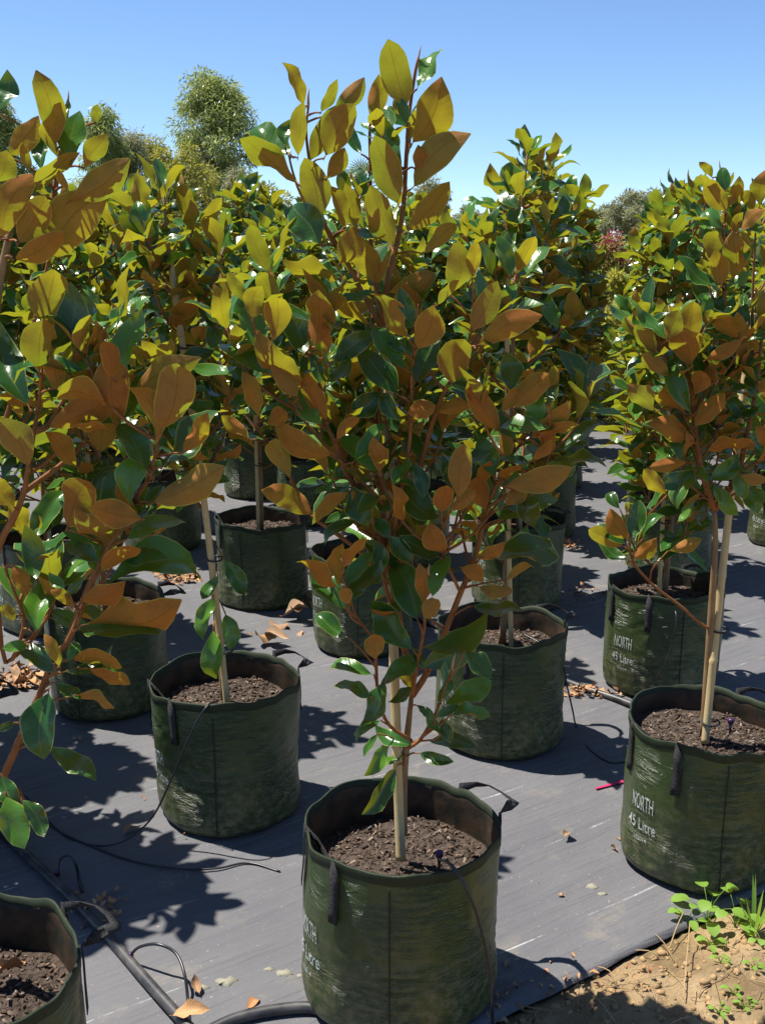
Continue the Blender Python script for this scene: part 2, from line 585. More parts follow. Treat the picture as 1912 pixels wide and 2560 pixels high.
ax = grid_axis([(-14, -2.2, 30), (-2.2, 2.6, 150), (2.6, 16, 34)])
bx = grid_axis([(0.0, 2.6, 90), (2.6, 15, 40)])
vs, fs = [], []
for j, b in enumerate(bx):
    for i, a in enumerate(ax):
        e = EDGE + 0.018 * noise.noise((a * 2.0, 2.2, 0)) + 0.006 * noise.noise((a * 9, 2.2, 0)) if j == 0 else EDGE
        bb = e + b if j < 6 else EDGE + b
        vs.append((a, bb, mat_z(a, bb)))
nx = len(ax)
for j in range(len(bx) - 1):
    for i in range(nx - 1):
        fs.append((j * nx + i, j * nx + i + 1, (j + 1) * nx + i + 1, (j + 1) * nx + i))
o = len(vs)                                                   # the cut edge folds down
for i, a in enumerate(ax):
    x, y, z = vs[i]
    vs.append((x, y - 0.006, z - 0.012))
for i in range(nx - 1):
    fs.append((o + i, o + i + 1, i + 1, i))
wm = link('weed_mat', mesh_of('weed_mat', vs, fs, [M['mat']]), loc=A0, kind='structure')
wm.rotation_euler = (0, 0, MAT_ROT)


def soil_z(a, b):
    d = EDGE - b
    z = -0.022 + min(max(d, 0), 0.3) * 0.16 * (1 if a > 0 else 0.5)
    z += 0.026 * noise.noise((a * 5, b * 5, 9)) * min(1, max(0.2, d * 6)) + 0.018 * noise.noise((a * 15, b * 15, 4)) * min(1, max(0.2, d * 8))
    z += 0.010 * abs(noise.noise((a * 38, b * 38, 2)))
    return z


ax = grid_axis([(-6, -0.9, 14), (-0.9, 2.2, 190), (2.2, 8, 20)])
bx = grid_axis([(EDGE - 3.2, EDGE - 1.0, 14), (EDGE - 1.0, EDGE + 0.14, 84)])
vs = [(a, b, soil_z(a, b) if b < EDGE + 0.01 else -0.045) for b in bx for a in ax]
nx = len(ax)
fs = [(j * nx + i, j * nx + i + 1, (j + 1) * nx + i + 1, (j + 1) * nx + i) for j in range(len(bx) - 1) for i in range(nx - 1)]
so = link('soil_bank', mesh_of('soil_bank', vs, fs, [M['soil']]), loc=A0, kind='structure')
so.rotation_euler = (0, 0, MAT_ROT)


def soil_pt(a, b):
    p = A0 + U * a + V * b
    return Vector((p.x, p.y, soil_z(a, b)))


# rough little solids for chips, clods and stones
CUBE_V = np.array([(-1, -1, -1), (1, -1, -1), (1, 1, -1), (-1, 1, -1), (-1, -1, 1), (1, -1, 1), (1, 1, 1), (-1, 1, 1)], float) * 0.5
CUBE_V *= np.array([1, 1, 1])[None]
CUBE_V[4:, :2] *= 0.66
CUBE_F = np.array([(0, 3, 2, 1), (4, 5, 6, 7), (0, 1, 5, 4), (1, 2, 6, 5), (2, 3, 7, 6), (3, 0, 4, 7)])


def mat4(loc, rot, scl):
    return np.array(Matrix.LocRotScale(Vector(loc), rot, Vector(scl)))


from mathutils import Euler


def rnd_rot(flat=0.5):
    return Euler((rng.gauss(0, flat), rng.gauss(0, flat), rng.uniform(0, 6.28))).to_quaternion()


ms = []
for _ in range(1500):
    a, b = rng.uniform(-0.6, 2.0), EDGE - 0.01 - abs(rng.gauss(0, 0.28))
    s = rng.choice([0.004, 0.006, 0.006, 0.009, 0.014])
    p = soil_pt(a, b)
    ms.append(mat4(p, rnd_rot(1.0), (s * rng.uniform(0.8, 1.6), s * rng.uniform(0.8, 1.3), s * rng.uniform(0.5, 1))))
Vv, Ff = merge(CUBE_V, CUBE_F, ms)
link('soil_crumbs', np_mesh('soil_crumbs', Vv, Ff, [M['clods']], smooth=True), kind='stuff')

# ------------------------------------------------------------------ leaf shapes
PET = 0.09


def leaf_shape(seed, nu=6, nv=10):
    r = random.Random(seed)
    fold = r.uniform(0.08, 0.42)
    curl = r.uniform(-0.10, 0.12)
    wav = r.choice([r.uniform(0.08, 0.2), r.uniform(0.18, 0.42)])
    k = r.uniform(1.1, 2.2)
    ph, ph2 = r.uniform(0, 6.28), r.uniform(0, 6.28)
    e0, e1 = r.uniform(0.72, 0.98), r.uniform(0.66, 0.90)
    twist = r.uniform(-0.7, 0.7)
    side = r.uniform(-0.09, 0.09)
    bend = r.uniform(-0.22, 0.16)
    nod = r.uniform(-0.05, 0.05)
    hook = r.uniform(-0.18, 0.14)
    tm = e0 / (e0 + e1)
    mx = tm ** e0 * (1 - tm) ** e1
    W = 0.225
    vs, uv = [], []
    us = [-1 + 2 * i / nu for i in range(nu + 1)]
    for j in range(nv + 1):
        t = j / nv
        t = t * (1 - 0.12 * math.sin(math.pi * t))
        tt = min(max(t, 0.006), 0.997)
        w = W * (tt ** e0 * (1 - tt) ** e1) / mx
        w *= 1 + 0.07 * math.sin(8 * t + ph) * (1 if seed % 2 else -1)
        y = PET + (1 - PET) * t
        for u in us:
            x = u * w
            wv = wav * W * u * u * (math.sin(2 * math.pi * k * t + (ph if u > 0 else ph2)) * math.sin(math.pi * min(t * 1.15, 1)))
            z = fold * abs(x) + curl * math.sin(math.pi * t) + wv
            if t > 0.75:
                z += hook * ((t - 0.75) / 0.25) ** 2
            z += bend * 4 * t * (1 - t) * 0.5 + nod * math.sin(2 * math.pi * t)
            a = twist * (t - 0.4)
            vs.append((x * math.cos(a) - z * math.sin(a) + side * math.sin(math.pi * t), y, x * math.sin(a) + z * math.cos(a)))
            uv.append((0.5 + 0.5 * u, t))
    fs = []
    q = nu + 1
    for j in range(nv):
        for i in range(nu):
            fs.append((j * q + i, j * q + i + 1, (j + 1) * q + i + 1, (j + 1) * q + i))
    return vs, fs, uv


def leaf_mesh(seed, mats, nu=6, nv=10, name='leaf'):
    vs, fs, uv = leaf_shape(seed, nu, nv)
    mi = [0] * len(fs)
    b = len(vs)
    r = 0.011
    pts = [(0, 0, -0.004), (0, PET * 0.5, 0.001), (0, PET * 1.5, -0.002)]
    for p, rr in zip(pts, (r, r * 0.8, r * 0.4)):
        for j in range(4):
            a = math.pi / 2 * j
            vs.append((p[0] + rr * math.cos(a), p[1], p[2] + rr * math.sin(a)))
            uv.append((0.2, 0.5))
    for i in range(2):
        for j in range(4):
            fs.append((b + i * 4 + j, b + i * 4 + (j + 1) % 4, b + (i + 1) * 4 + (j + 1) % 4, b + (i + 1) * 4 + j))
            mi.append(1)
    return mesh_of(name, vs, fs, mats, mi, True, uv)


NVAR = 18
LEAF = [leaf_mesh(100 + i, [M['leaf'], M['shoot']]) for i in range(NVAR)]
LOW = [leaf_shape(300 + i, 2, 4) for i in range(5)]           # lighter shape for joined foliage
DEAD = [leaf_mesh(500 + i, [M['dead'], M['dead']], 4, 8, 'dead_leaf') for i in range(4)]
for i, me in enumerate(DEAD):                                 # dead ones curl up
    rr = random.Random(i)
    c1, c2 = rr.uniform(0.5, 1.6), rr.uniform(-0.5, 1.2)
    for v in me.vertices:
        x, y, z = v.co
        v.co.z = z + c1 * x * x * 2.2 + c2 * 0.35 * (y - 0.5) ** 2


def leaf_matrix(base, d, nrm, L, wr):
    """base = start of the blade; d = direction to the tip; nrm = way the upper side looks"""
    d = Vector(d).normalized()
    nrm = Vector(nrm)
    nrm = nrm - d * nrm.dot(d)
    nrm = nrm.normalized() if nrm.length > 1e-5 else d.orthogonal().normalized()
    x = d.cross(nrm)
    L = L / (1 - PET)
    org = Vector(base) - d * (PET * L)
    m = Matrix((x, d, nrm)).transposed().to_4x4()
    m.translation = org
    return m @ Matrix.Diagonal((L * wr / 0.45 * (1 - PET), L, L * 0.95, 1))


# ------------------------------------------------------------------ saplings
def leafy(r, leaves, buds, path, n_, first, Lm, tipcluster=4, turn=None):
    axis_n = len(path)
    ph = r.uniform(0, 6.28)
    for k in range(n_ + tipcluster):
        tip = k >= n_
        f = first + (1 - first) * (k + 0.5) / max(n_, 1) if not tip else 1.0 - 0.02 * (k - n_)
        f = min(f, 1.0)
        u = f * (axis_n - 1)
        i = min(int(u), axis_n - 2)
        p = path[i].lerp(path[i + 1], u - i)
        tan = (path[i + 1] - path[i]).normalized()
        ph += 2.4 + r.uniform(-0.3, 0.3)
        e1 = tan.orthogonal().normalized()
        e2 = tan.cross(e1)
        rad = e1 * math.cos(ph) + e2 * math.sin(ph)
        op = R(r.uniform(26, 56)) if tip else R(r.uniform(48, 88))
        d = (tan * math.cos(op) + rad * math.sin(op)).normalized()
        if not tip and r.random() < 0.5:
            d = (d + Vector((0, 0, -0.75 * r.random()))).normalized()
        nrm = tan - d * tan.dot(d) + Vector((0, 0, 0.45)) + Vector((r.gauss(0, .32), r.gauss(0, .32), r.gauss(0, .3)))
        if turn is not None and r.random() < 0.6:
            nrm = nrm * 0.4 + turn                            # some leaves twist their upper side to the open
        L = Lm * r.uniform(0.72, 1.18) * (0.8 if tip and k == n_ + tipcluster - 1 else 1)
        leaves.append((p + d * 0.012, d, nrm, L, r.uniform(0.38, 0.50), r.randrange(NVAR)))
    tan = (path[-1] - path[-3]).normalized()
    if r.random() < 0.75:
        buds.append((path[-1], (tan + Vector((r.gauss(0, .12), r.gauss(0, .12), 0.2))).normalized(), r.uniform(0.025, 0.05)))


def sapling_spec(seed, H, cb, spread, nbr, leafiness=1.0, lean=(0, 0), Lf=0.115):
    """trunk, branches, leaves, buds of one sapling in its own space; z = 0 at the potting mix"""
    r = random.Random(seed)
    nT = 12
    trunk = []
    wx, wy = r.uniform(0, 6), r.uniform(0, 6)
    for i in range(nT + 1):
        t = i / nT
        trunk.append(Vector((lean[0] * t + 0.016 * math.sin(wx + 5 * t) * t, lean[1] * t + 0.016 * math.sin(wy + 4 * t) * t, H * t)))
    trunk = smooth_path(trunk, 26)
    trad = [0.0125 * (1 - 0.72 * i / 25) for i in range(26)]
    branches, leaves, buds = [], [], []

    put_leaves = lambda *a_: leafy(r, leaves, buds, *a_)
    ph = r.uniform(0, 6.28)
    for k in range(nbr):
        f = cb / H + (0.90 - cb / H) * (k / (nbr - 1)) ** 0.92
        u = f * 25
        i = min(int(u), 24)
        p0 = trunk[i].lerp(trunk[i + 1], u - i)
        ph += 2.4 + r.uniform(-0.4, 0.4)
        g_ = (f - cb / H) / (1 - cb / H)
        Lb = spread * (0.55 + 0.75 * math.sin(math.pi * min(0.25 + 0.75 * g_, 1)) ** 0.8) * r.uniform(0.75, 1.2)
        Lb = max(Lb, 0.08)
        el0, el1 = R(r.uniform(15, 40)), R(r.uniform(55, 82))
        pts = [p0]
        q = p0.copy()
        for s in range(5):
            el = el0 + (el1 - el0) * (s / 4) ** 0.8
            a = ph + r.uniform(-0.12, 0.12)
            q = q + Vector((math.cos(a) * math.cos(el), math.sin(a) * math.cos(el), math.sin(el))) * (Lb / 5)
            pts.append(q.copy())
        path = smooth_path(pts, 9)
        branches.append((path, [0.0055 * (1 - 0.55 * s / 8) for s in range(9)]))
        put_leaves(path, max(3, int(Lb / 0.030 * leafiness)), 0.25, Lf, 5)
        if Lb > 0.24 and r.random() < 0.65:                   # a side shoot
            j = r.randrange(3, 6)
            a2 = ph + r.choice([-1, 1]) * r.uniform(0.7, 1.2)
            pp = [path[j]]
            q = path[j].copy()
            for s in range(4):
                el = R(35 + 12 * s)
                q = q + Vector((math.cos(a2) * math.cos(el), math.sin(a2) * math.cos(el), math.sin(el))) * (Lb * 0.5 / 4)
                pp.append(q.copy())
            pp = smooth_path(pp, 6)
            branches.append((pp, [0.004, 0.0037, 0.0034, 0.003, 0.0026, 0.0022]))
            put_leaves(pp, max(2, int(Lb * 0.5 / 0.032 * leafiness)), 0.3, Lf * 0.92, 4)
    put_leaves(trunk[17:], int(9 * leafiness), 0.1, Lf, 5)
    return dict(trunk=(trunk, trad), branches=branches, leaves=leaves, buds=buds, twigs=[])


BUD_V = []


def bud_mesh():
    m = MB()
    m.tube([(0, 0, 0), (0.01, 0, 0.25), (0.0, 0.02, 0.6), (0.05, 0.05, 1.0)], [0.045, 0.07, 0.052, 0.010], 6)
    return m.mesh('bud', M['bud'])


BUD = bud_mesh()


def bud_matrix(p, d, L):
    q = Vector(d).to_track_quat('Z', 'Y')
    return Matrix.LocRotScale(Vector(p), q, Vector((L, L, L)))


class Sapling:
    """turns a spec into shared meshes, then into as many things as asked"""
    def __init__(s, spec, n_single=300):
        tr = MB()
        tr.tube(spec['trunk'][0], spec['trunk'][1], 8)
        s.trunk = tr.mesh('trunk', M['trunk'])
        s.branches = []
        for p, rr in spec['branches']:
            b = MB()
            b.tube(p, rr, 6)
            s.branches.append(b.mesh('branch', M['shoot']))
        s.twig = None
        if spec['twigs']:
            b = MB()
            for p, rr in spec['twigs']:
                b.tube(p, rr, 5)
            s.twig = b.mesh('twig', M['shoot'])
        ms = [(leaf_matrix(*L[:5]), L[5]) for L in spec['leaves']]
        cz = sum(m.translation.z for m, _ in ms) / max(1, len(ms))
        if spec.get('keep'):
            pass
        elif len(ms) > n_single:                                # outermost, uppermost leaves stay single
            key = lambda e: -(math.hypot(e[0].translation.x, e[0].translation.y) * 1.4 + max(0, e[0].translation.z - cz))
            ms.sort(key=key)
        s.single, rest = ms[:n_single], ms[n_single:]
        s.rest = None
        if rest:
            VV, FF, UVv, off = [], [], [], 0
            for i, (m, v) in enumerate(rest):
                lv, lf, lu = LOW[v % 5]
                a = np.array(lv) @ np.array(m)[:3, :3].T + np.array(m)[:3, 3]
                VV.append(a)
                FF.append(np.array(lf) + off)
                UVv.append(np.array(lu))
                off += len(lv)
            s.rest = np_mesh('foliage', np.vstack(VV), np.vstack(FF), [M['leaf']], smooth=True, uvs=np.vstack(UVv))
        s.buds = [bud_matrix(*b) for b in spec['buds']]

    def place(s, loc, rz, scl, label, group=None):
        t = thing('magnolia_sapling', label, 'sapling', loc, group)
        t.rotation_euler = (0, 0, rz)
        t.scale = (scl, scl, scl)
        link('trunk', s.trunk, t)
        for b in s.branches:
            link('branch', b, t)
        if s.twig:
            link('twig', s.twig, t, kind='stuff')
        for m, v in s.single:
            o = link('leaf', LEAF[v], t)
            o.matrix_basis = m
        if s.rest:
            link('foliage', s.rest, t, kind='stuff')
        for m in s.buds:
            o = link('bud', BUD, t)
            o.matrix_basis = m
        return t


# ---- saplings traced leaf by leaf: the three that stand closest
# each line: blade base x y, tip x y, side seen (u = felted underside, t = glossy top), width/length in %
TILES = {
    'a': (600, 60, .3632), 'b': (550, 600, .3027), 'c': (950, 600, .3027), 'd': (600, 1050, .3027), 'e': (900, 1050, .3329), 'f': (780, 1500, .3027),
    'g': (0, 150, .3027), 'h': (0, 620, .339), 'i': (0, 1150, .339), 'j': (0, 1650, .2421), 'k': (1400, 350, .3099), 'l': (1400, 850, .3099)}


def px(tile, x, y):
    ox, oy, s = TILES[tile]
    return ox + x * s, oy + y * s


LV_A = """a 1145 550 1015 98 u 50;a 1190 810 1390 378 u 56;a 1225 430 1375 150 t 24;a 1145 690 1070 490 t 30;a 905 690 965 345 u 38;a 1110 1000 985 650 t 46;
a 1085 1230 920 760 u 42;a 1200 1110 1555 735 u 40;a 1215 1000 1235 830 u 62;a 1160 1420 1445 1080 u 32;a 1055 1515 880 1110 u 48;a 440 550 295 255 u 28;
a 345 900 110 690 t 50;a 400 900 440 530 u 33;a 310 830 350 660 t 60;a 490 930 655 555 u 33;a 590 900 790 545 u 56;a 640 620 872 368 u 36;a 560 600 665 370 u 36;
a 385 1090 5 765 u 24;a 545 1330 445 915 u 50;a 600 1060 730 850 u 48;a 550 1510 340 1240 t 60;a 690 1640 800 1385 u 62;b 1290 360 1070 20 u 52;
a 790 1400 720 1090 u 36;a 730 1400 630 1110 u 36;a 830 885 750 700 t 34;a 870 1180 760 1000 t 52;a 1270 1570 1500 1370 u 36;
b 985 345 500 200 u 26;b 220 520 55 270 u 32;b 270 640 335 368 u 60;b 430 830 470 450 u 55;b 350 900 180 560 t 52;b 690 940 545 580 t 52;b 790 860 805 418 u 53;
b 855 960 850 695 u 34;b 1220 695 870 480 u 22;b 400 1105 10 830 t 42;b 690 1170 285 765 u 26;b 635 1290 430 1000 u 50;b 875 1480 665 1070 u 37;b 840 1520 640 1170 t 42;
b 950 1000 1300 760 t 34;b 870 1220 1075 950 t 42;b 1460 1260 1150 890 t 52;b 1320 1250 1075 1425 t 62;b 1530 1060 1260 710 t 28;b 1545 800 1280 395 u 24;
b 330 1470 195 1090 u 34;b 380 1520 540 1390 u 80;b 240 1640 5 1450 u 32;b 965 1640 1155 1460 u 32;b 1500 1500 1340 1250 t 42;b 1270 360 1380 150 u 28;
b 1590 690 1470 390 t 36;b 830 1180 760 940 t 40;
c 75 430 455 265 u 42;c 590 430 640 0 u 52;c 760 300 790 0 u 40;c 480 530 650 315 u 24;c 310 890 440 535 u 62;c 760 740 970 335 u 45;c 860 660 990 420 t 36;
c 820 860 1325 605 u 34;c 590 1180 700 805 u 66;c 290 1170 500 760 t 34;c 225 1430 470 1380 u 60;c 480 1420 825 1320 u 34;c 985 1580 725 1170 u 34;c 1080 1250 1040 930 t 56;
c 1100 1370 1410 1110 u 52;c 1270 1540 1330 1250 t 50;c 1250 1630 1580 1345 u 36;c 1380 1350 1470 1170 t 42;c 1390 1280 1450 1030 u 36;c 1010 1420 1120 1210 u 32;c 1120 1640 990 1410 t 50;
c 200 940 60 760 t 34;
d 745 290 280 35 u 34;d 410 480 235 150 u 42;d 600 780 190 570 u 43;d 885 600 600 850 u 28;d 925 550 1065 865 t 60;d 950 830 680 990 t 46;d 770 490 615 605 t 42;
d 1640 810 1285 530 t 50;d 1440 360 1520 645 t 42;d 1400 300 1250 520 t 52;d 950 330 1190 30 t 28;d 800 1380 480 1125 u 22;d 880 1560 590 1150 t 32;d 830 1370 825 1000 u 18;
d 865 1360 1090 1080 t 42;d 850 1220 1040 960 u 28;d 900 1520 820 1390 u 85;d 1460 1640 1260 1170 t 50;d 1520 1530 1480 1200 u 30;d 1640 1130 1325 985 t 46;d 1110 815 1240 975 t 52;
d 900 1500 1180 1190 t 50;d 1240 960 1420 1170 t 55;d 1100 990 1190 1240 t 50;
e 1000 420 890 120 t 50;e 615 690 650 485 u 80;e 690 680 860 530 u 46;e 740 580 780 180 u 40;e 940 680 830 430 u 66;e 1095 640 1270 500 u 52;e 1110 490 1605 355 u 36;
e 1040 745 1490 580 t 29;e 880 1040 1090 930 u 42;e 950 1030 1505 960 t 23;e 890 1250 1150 1280 u 42;e 760 1110 930 1200 u 62;e 640 980 515 790 u 62;e 1100 1200 1300 1080 u 28;
e 850 1400 1220 1420 t 23;e 1290 130 1640 20 u 26;e 1300 300 1450 150 u 38;e 545 1320 665 1000 t 42;e 480 1490 590 1350 u 95;
f 830 410 515 0 t 46;f 930 390 1455 180 t 26;f 290 300 25 95 t 42;f 520 490 540 270 u 62;f 490 615 125 545 t 46;f 480 800 155 705 t 33;f 570 700 870 450 t 42;f 600 680 440 1055 t 52;
f 820 720 640 870 t 46;f 840 720 740 590 u 62;f 930 550 1360 310 t 46;f 1270 430 1480 640 t 60;f 1110 860 1485 655 t 46;f 1040 840 1080 500 t 22;f 1160 950 1480 930 t 42;
f 1030 960 1220 870 t 38;f 1060 1100 945 880 t 36;f 1080 990 1150 1180 t 52;f 970 1165 1360 1220 t 26;f 890 1270 1165 1335 t 36;f 820 1200 520 1065 t 42;f 750 1290 550 1385 t 42;
f 640 1170 450 1470 t 32;f 690 1390 420 1780 t 32;f 540 1110 430 1300 t 34;f 560 1000 345 1155 t 28;f 860 870 950 970 t 40;f 940 570 830 400 t 40"""
BR_A = [  # branch polylines in photo pixels, with start radius and forward offset at start and end
    (.0125, 0, 0, [(1004, 2085), (1007, 1960), (1016, 1860), (1028, 1745)]),
    (.0095, 0, .04, [(1030, 1740), (1000, 1560), (968, 1380), (955, 1220), (948, 1050), (952, 900), (958, 810)]),
    (.0085, 0, -.08, [(1030, 1740), (1068, 1680), (1120, 1560), (1152, 1480), (1185, 1400), (1205, 1320), (1215, 1270), (1243, 1210), (1270, 1150), (1310, 1100)]),
    (.0075, .04, .02, [(958, 810), (970, 700), (990, 620), (1008, 520), (1014, 420), (1022, 290), (1036, 190), (1046, 142)]),
    (.007, .04, .05, [(958, 810), (940, 720), (928, 620), (924, 520), (926, 420), (924, 330), (930, 250)]),
    (.0065, .04, -.04, [(955, 820), (905, 730), (870, 660), (830, 600), (805, 540), (790, 470), (775, 410), (765, 330), (770, 270)]),
    (.005, .02, -.06, [(860, 640), (810, 560), (760, 500), (735, 440), (720, 380)]),
    (.007, 0, -.10, [(968, 1390), (900, 1230), (868, 1190), (838, 1110), (812, 1050), (800, 960), (780, 880), (770, 830)]),
    (.006, 0, -.08, [(985, 1470), (900, 1380), (820, 1320), (780, 1290), (735, 1210), (690, 1130), (640, 1070)]),
    (.005, -.02, -.10, [(960, 1260), (880, 1180), (800, 1100), (730, 1010), (690, 930)]),
    (.006, .02, -.10, [(1000, 1560), (960, 1440), (1000, 1250), (1024, 1100), (1030, 960), (1035, 880), (1040, 800)]),
    (.006, .0, -.12, [(1030, 1240), (1080, 1060), (1110, 980), (1140, 930), (1170, 860), (1180, 800)]),
    (.0045, -.04, -.12, [(1150, 1480), (1110, 1390), (1105, 1300), (1100, 1260)]),
    (.005, -.05, -.13, [(1025, 1850), (970, 1810), (945, 1740), (940, 1650), (935, 1600), (890, 1540), (872, 1480), (850, 1400)]),
    (.005, -.05, -.14, [(1022, 1870), (1050, 1850), (1075, 1810), (1090, 1780), (1110, 1730), (1130, 1670)]),
    (.0055, -.03, -.12, [(1028, 1745), (1040, 1680), (1060, 1570), (1063, 1500), (1070, 1440)]),
    (.005, -.06, -.10, [(1215, 1270), (1290, 1220), (1330, 1160), (1360, 1110)]),
]
LV_E = """g -20 420 70 95 t 52;g 455 700 305 90 u 38;g 480 800 510 300 u 15;g 590 840 650 405 t 60;g 790 520 800 360 u 62;g 540 500 570 330 t 33;g 80 780 330 460 u 46;g 700 880 890 615 u 50;
g 285 1090 650 745 u 18;g 570 1170 1055 820 u 38;g 430 1620 840 1095 u 52;g 130 1640 540 1410 u 30;g 160 1500 390 1115 u 50;g 20 1450 270 925 u 40;g -30 1000 60 740 u 80;g -30 1420 100 1040 u 42;
g 340 900 270 600 t 38;g 250 900 180 680 u 40;g 560 1060 480 900 u 42;g 470 1220 545 1080 t 50;
h 370 600 415 145 u 62;h 385 740 560 280 t 48;h 290 900 330 525 u 66;h 420 1030 380 810 u 74;h 500 890 715 545 u 34;h 530 930 770 490 t 42;h 205 1150 -20 580 t 36;h 360 1320 885 1020 u 32;
h 740 1500 760 1030 u 56;h 205 1600 -10 1240 u 56;h 1150 1450 975 995 u 27;h 1190 1330 1305 840 u 52;h 1230 1580 1640 1130 t 36;h 1350 1500 1530 1215 u 40;h 990 1060 1460 820 u 32;
h 820 950 770 680 u 50;h 930 880 1050 480 t 46;h 700 1080 710 870 u 80;h 560 1610 350 1330 u 42;h 1080 1640 870 1270 t 40;
i 500 490 670 145 u 84;i 1040 430 655 335 u 52;i 1140 310 1640 50 u 38;i 1060 340 1210 180 t 28;i 960 330 1080 -60 t 50;i 100 340 -20 130 u 62;i 240 910 200 490 t 36;i 270 1270 390 850 t 42;
i 720 750 480 590 t 46;i 750 820 1040 640 u 28;i 600 1040 910 930 u 46;i 790 915 1520 815 t 25;i 650 1210 1310 1075 u 25;i 600 1240 1160 1240 t 24;i 390 1560 130 1380 t 43;i 480 1560 840 1410 t 34;
i 440 1520 350 1290 u 24;i 660 1540 965 1650 u 24;i 680 1530 930 1610 t 34;i 540 1470 910 1520 u 25;i 500 1480 575 1340 t 50;i 200 1370 20 1390 t 52;i 950 580 1360 430 t 38;
i 100 780 200 1000 u 52;i 470 980 360 840 t 42;i 540 1080 380 960 u 45;i 110 1180 0 1080 u 60;
j 500 350 440 1030 t 57;j 520 900 995 1230 t 36;j 20 1200 170 1520 t 56;j 60 1420 240 1955 t 52;j 230 1450 460 1830 t 42;j 150 650 -40 730 t 45;j 580 240 835 400 t 42;j 800 370 1170 520 u 24"""
BR_E = [
    (.0135, 0, 0, [(-22, 2330), (-26, 2200), (-30, 2050), (-36, 1800), (-40, 1500), (-34, 1200), (-20, 900), (0, 700), (30, 560)]),
    (.009, 0, -.06, [(-26, 2060), (8, 1945), (43, 1865), (75, 1790), (102, 1730), (120, 1680), (135, 1640), (165, 1610), (190, 1560), (218, 1490), (245, 1420), (260, 1390), (295, 1330)]),
    (.008, 0, -.04, [(-36, 1500), (0, 1360), (37, 1290), (60, 1230), (72, 1160), (85, 1080), (100, 990), (105, 920)]),
    (.007, .0, .02, [(30, 560), (124, 560), (136, 480), (150, 400), (162, 330), (170, 260)]),
    (.0065, 0, -.04, [(85, 1080), (125, 1060), (170, 990), (240, 960), (280, 940)]),
    (.0065, 0, -.06, [(165, 1610), (250, 1400), (330, 1260), (370, 1200), (385, 1150), (400, 1080)]),
    (.006, 0, .02, [(-34, 1200), (60, 900), (110, 700), (130, 600)]),
    (.006, .02, .04, [(60, 1230), (200, 1120), (260, 1000), (300, 900), (330, 800)]),
    (.005, 0, -.03, [(8, 1945), (50, 1980), (60, 2010)]),
    (.006, .02, .03, [(-20, 1300), (10, 1650), (60, 1560), (20, 1440)]),
]
LV_C = """k 1335 570 1190 310 u 50;k 1350 540 1460 295 u 44;k 1225 300 1125 180 u 42;k 1340 400 1310 210 t 56;k 1310 700 1180 540 t 66;k 1190 955 1240 720 u 74;k 1400 1120 1380 745 u 50;k 1290 1170 1255 890 u 55;
k 1530 960 1410 730 u 33;k 1460 730 1640 555 u 50;k 1560 560 1450 410 u 52;k 1400 760 1470 575 u 42;k 1610 520 1660 240 u 50;k 1640 1540 1640 1230 u 50;k 1600 1700 1400 1490 u 42;k 1430 1590 1190 1400 u 50;
k 1050 1823 920 1510 u 64;k 1060 1620 1075 1300 u 52;k 860 1600 950 1365 u 62;k 850 1600 605 1345 t 27;k 770 1740 600 1480 u 37;k 1180 1770 1465 1610 u 36;k 1340 1400 1050 1140 t 32;k 1300 1170 950 920 t 32;
l 1050 580 850 170 t 32;l 870 290 645 95 u 33;l 1080 440 1130 235 u 92;l 1085 690 1325 430 u 50;l 1000 580 780 400 u 72;l 755 570 545 375 u 50;l 1070 820 730 655 u 45;l 1490 640 1340 440 t 42;
l 1580 340 1390 60 t 37;l 1570 460 1500 280 t 42;l 1190 890 1580 815 u 24;l 1080 1060 770 1170 t 33;l 1080 1070 930 1350 t 50;l 1080 1300 960 1480 t 42;l 1020 990 715 1030 u 32;l 850 1240 660 1040 u 42;
l 1240 1160 1290 1310 t 34;l 1440 920 1210 1140 t 42;l 1440 1060 1500 1290 t 52;l 1460 1090 1680 1130 u 42;l 1600 430 1670 300 u 60;l 880 1700 1140 1600 u 37;
l 590 1760 780 1610 u 50;l 570 1600 640 1290 t 46;l 540 1600 400 1380 u 50;l 500 1660 220 1520 u 40;l 520 1640 300 1480 t 42;l 540 1770 305 1600 t 37;l 670 1600 830 1395 t 34;l 480 1360 385 1220 t 52;l 530 1400 545 1300 u 30;
l 1300 1200 1430 1420 t 50;l 1500 1180 1610 1400 t 50;l 1700 900 1600 700 u 50"""
BR_C = [
    (.0135, 0, 0, [(1760, 1850), (1768, 1700), (1780, 1500), (1788, 1360), (1786, 1275)]),
    (.009, 0, -.05, [(1786, 1275), (1757, 1190), (1742, 1110), (1735, 1040), (1728, 980), (1722, 910), (1718, 850)]),
    (.009, 0, .03, [(1786, 1275), (1842, 1190), (1866, 1090), (1885, 1000), (1898, 910), (1905, 830), (1910, 740)]),
    (.0075, -.02, .02, [(1735, 1040), (1800, 880), (1812, 790), (1808, 700), (1805, 600), (1812, 520), (1800, 420)]),
    (.0055, .02, .04, [(1885, 1000), (1880, 800), (1885, 650), (1890, 550)]),
    (.0055, 0, -.10, [(1776, 1570), (1755, 1563), (1700, 1515), (1640, 1470), (1600, 1430), (1580, 1400), (1575, 1370), (1572, 1330)]),
    (.005, -.03, -.08, [(1740, 1100), (1690, 1000), (1660, 900), (1640, 860)]),
    (.005, 0, -.04, [(1850, 1180), (1900, 1150), (1935, 1120)]),
]


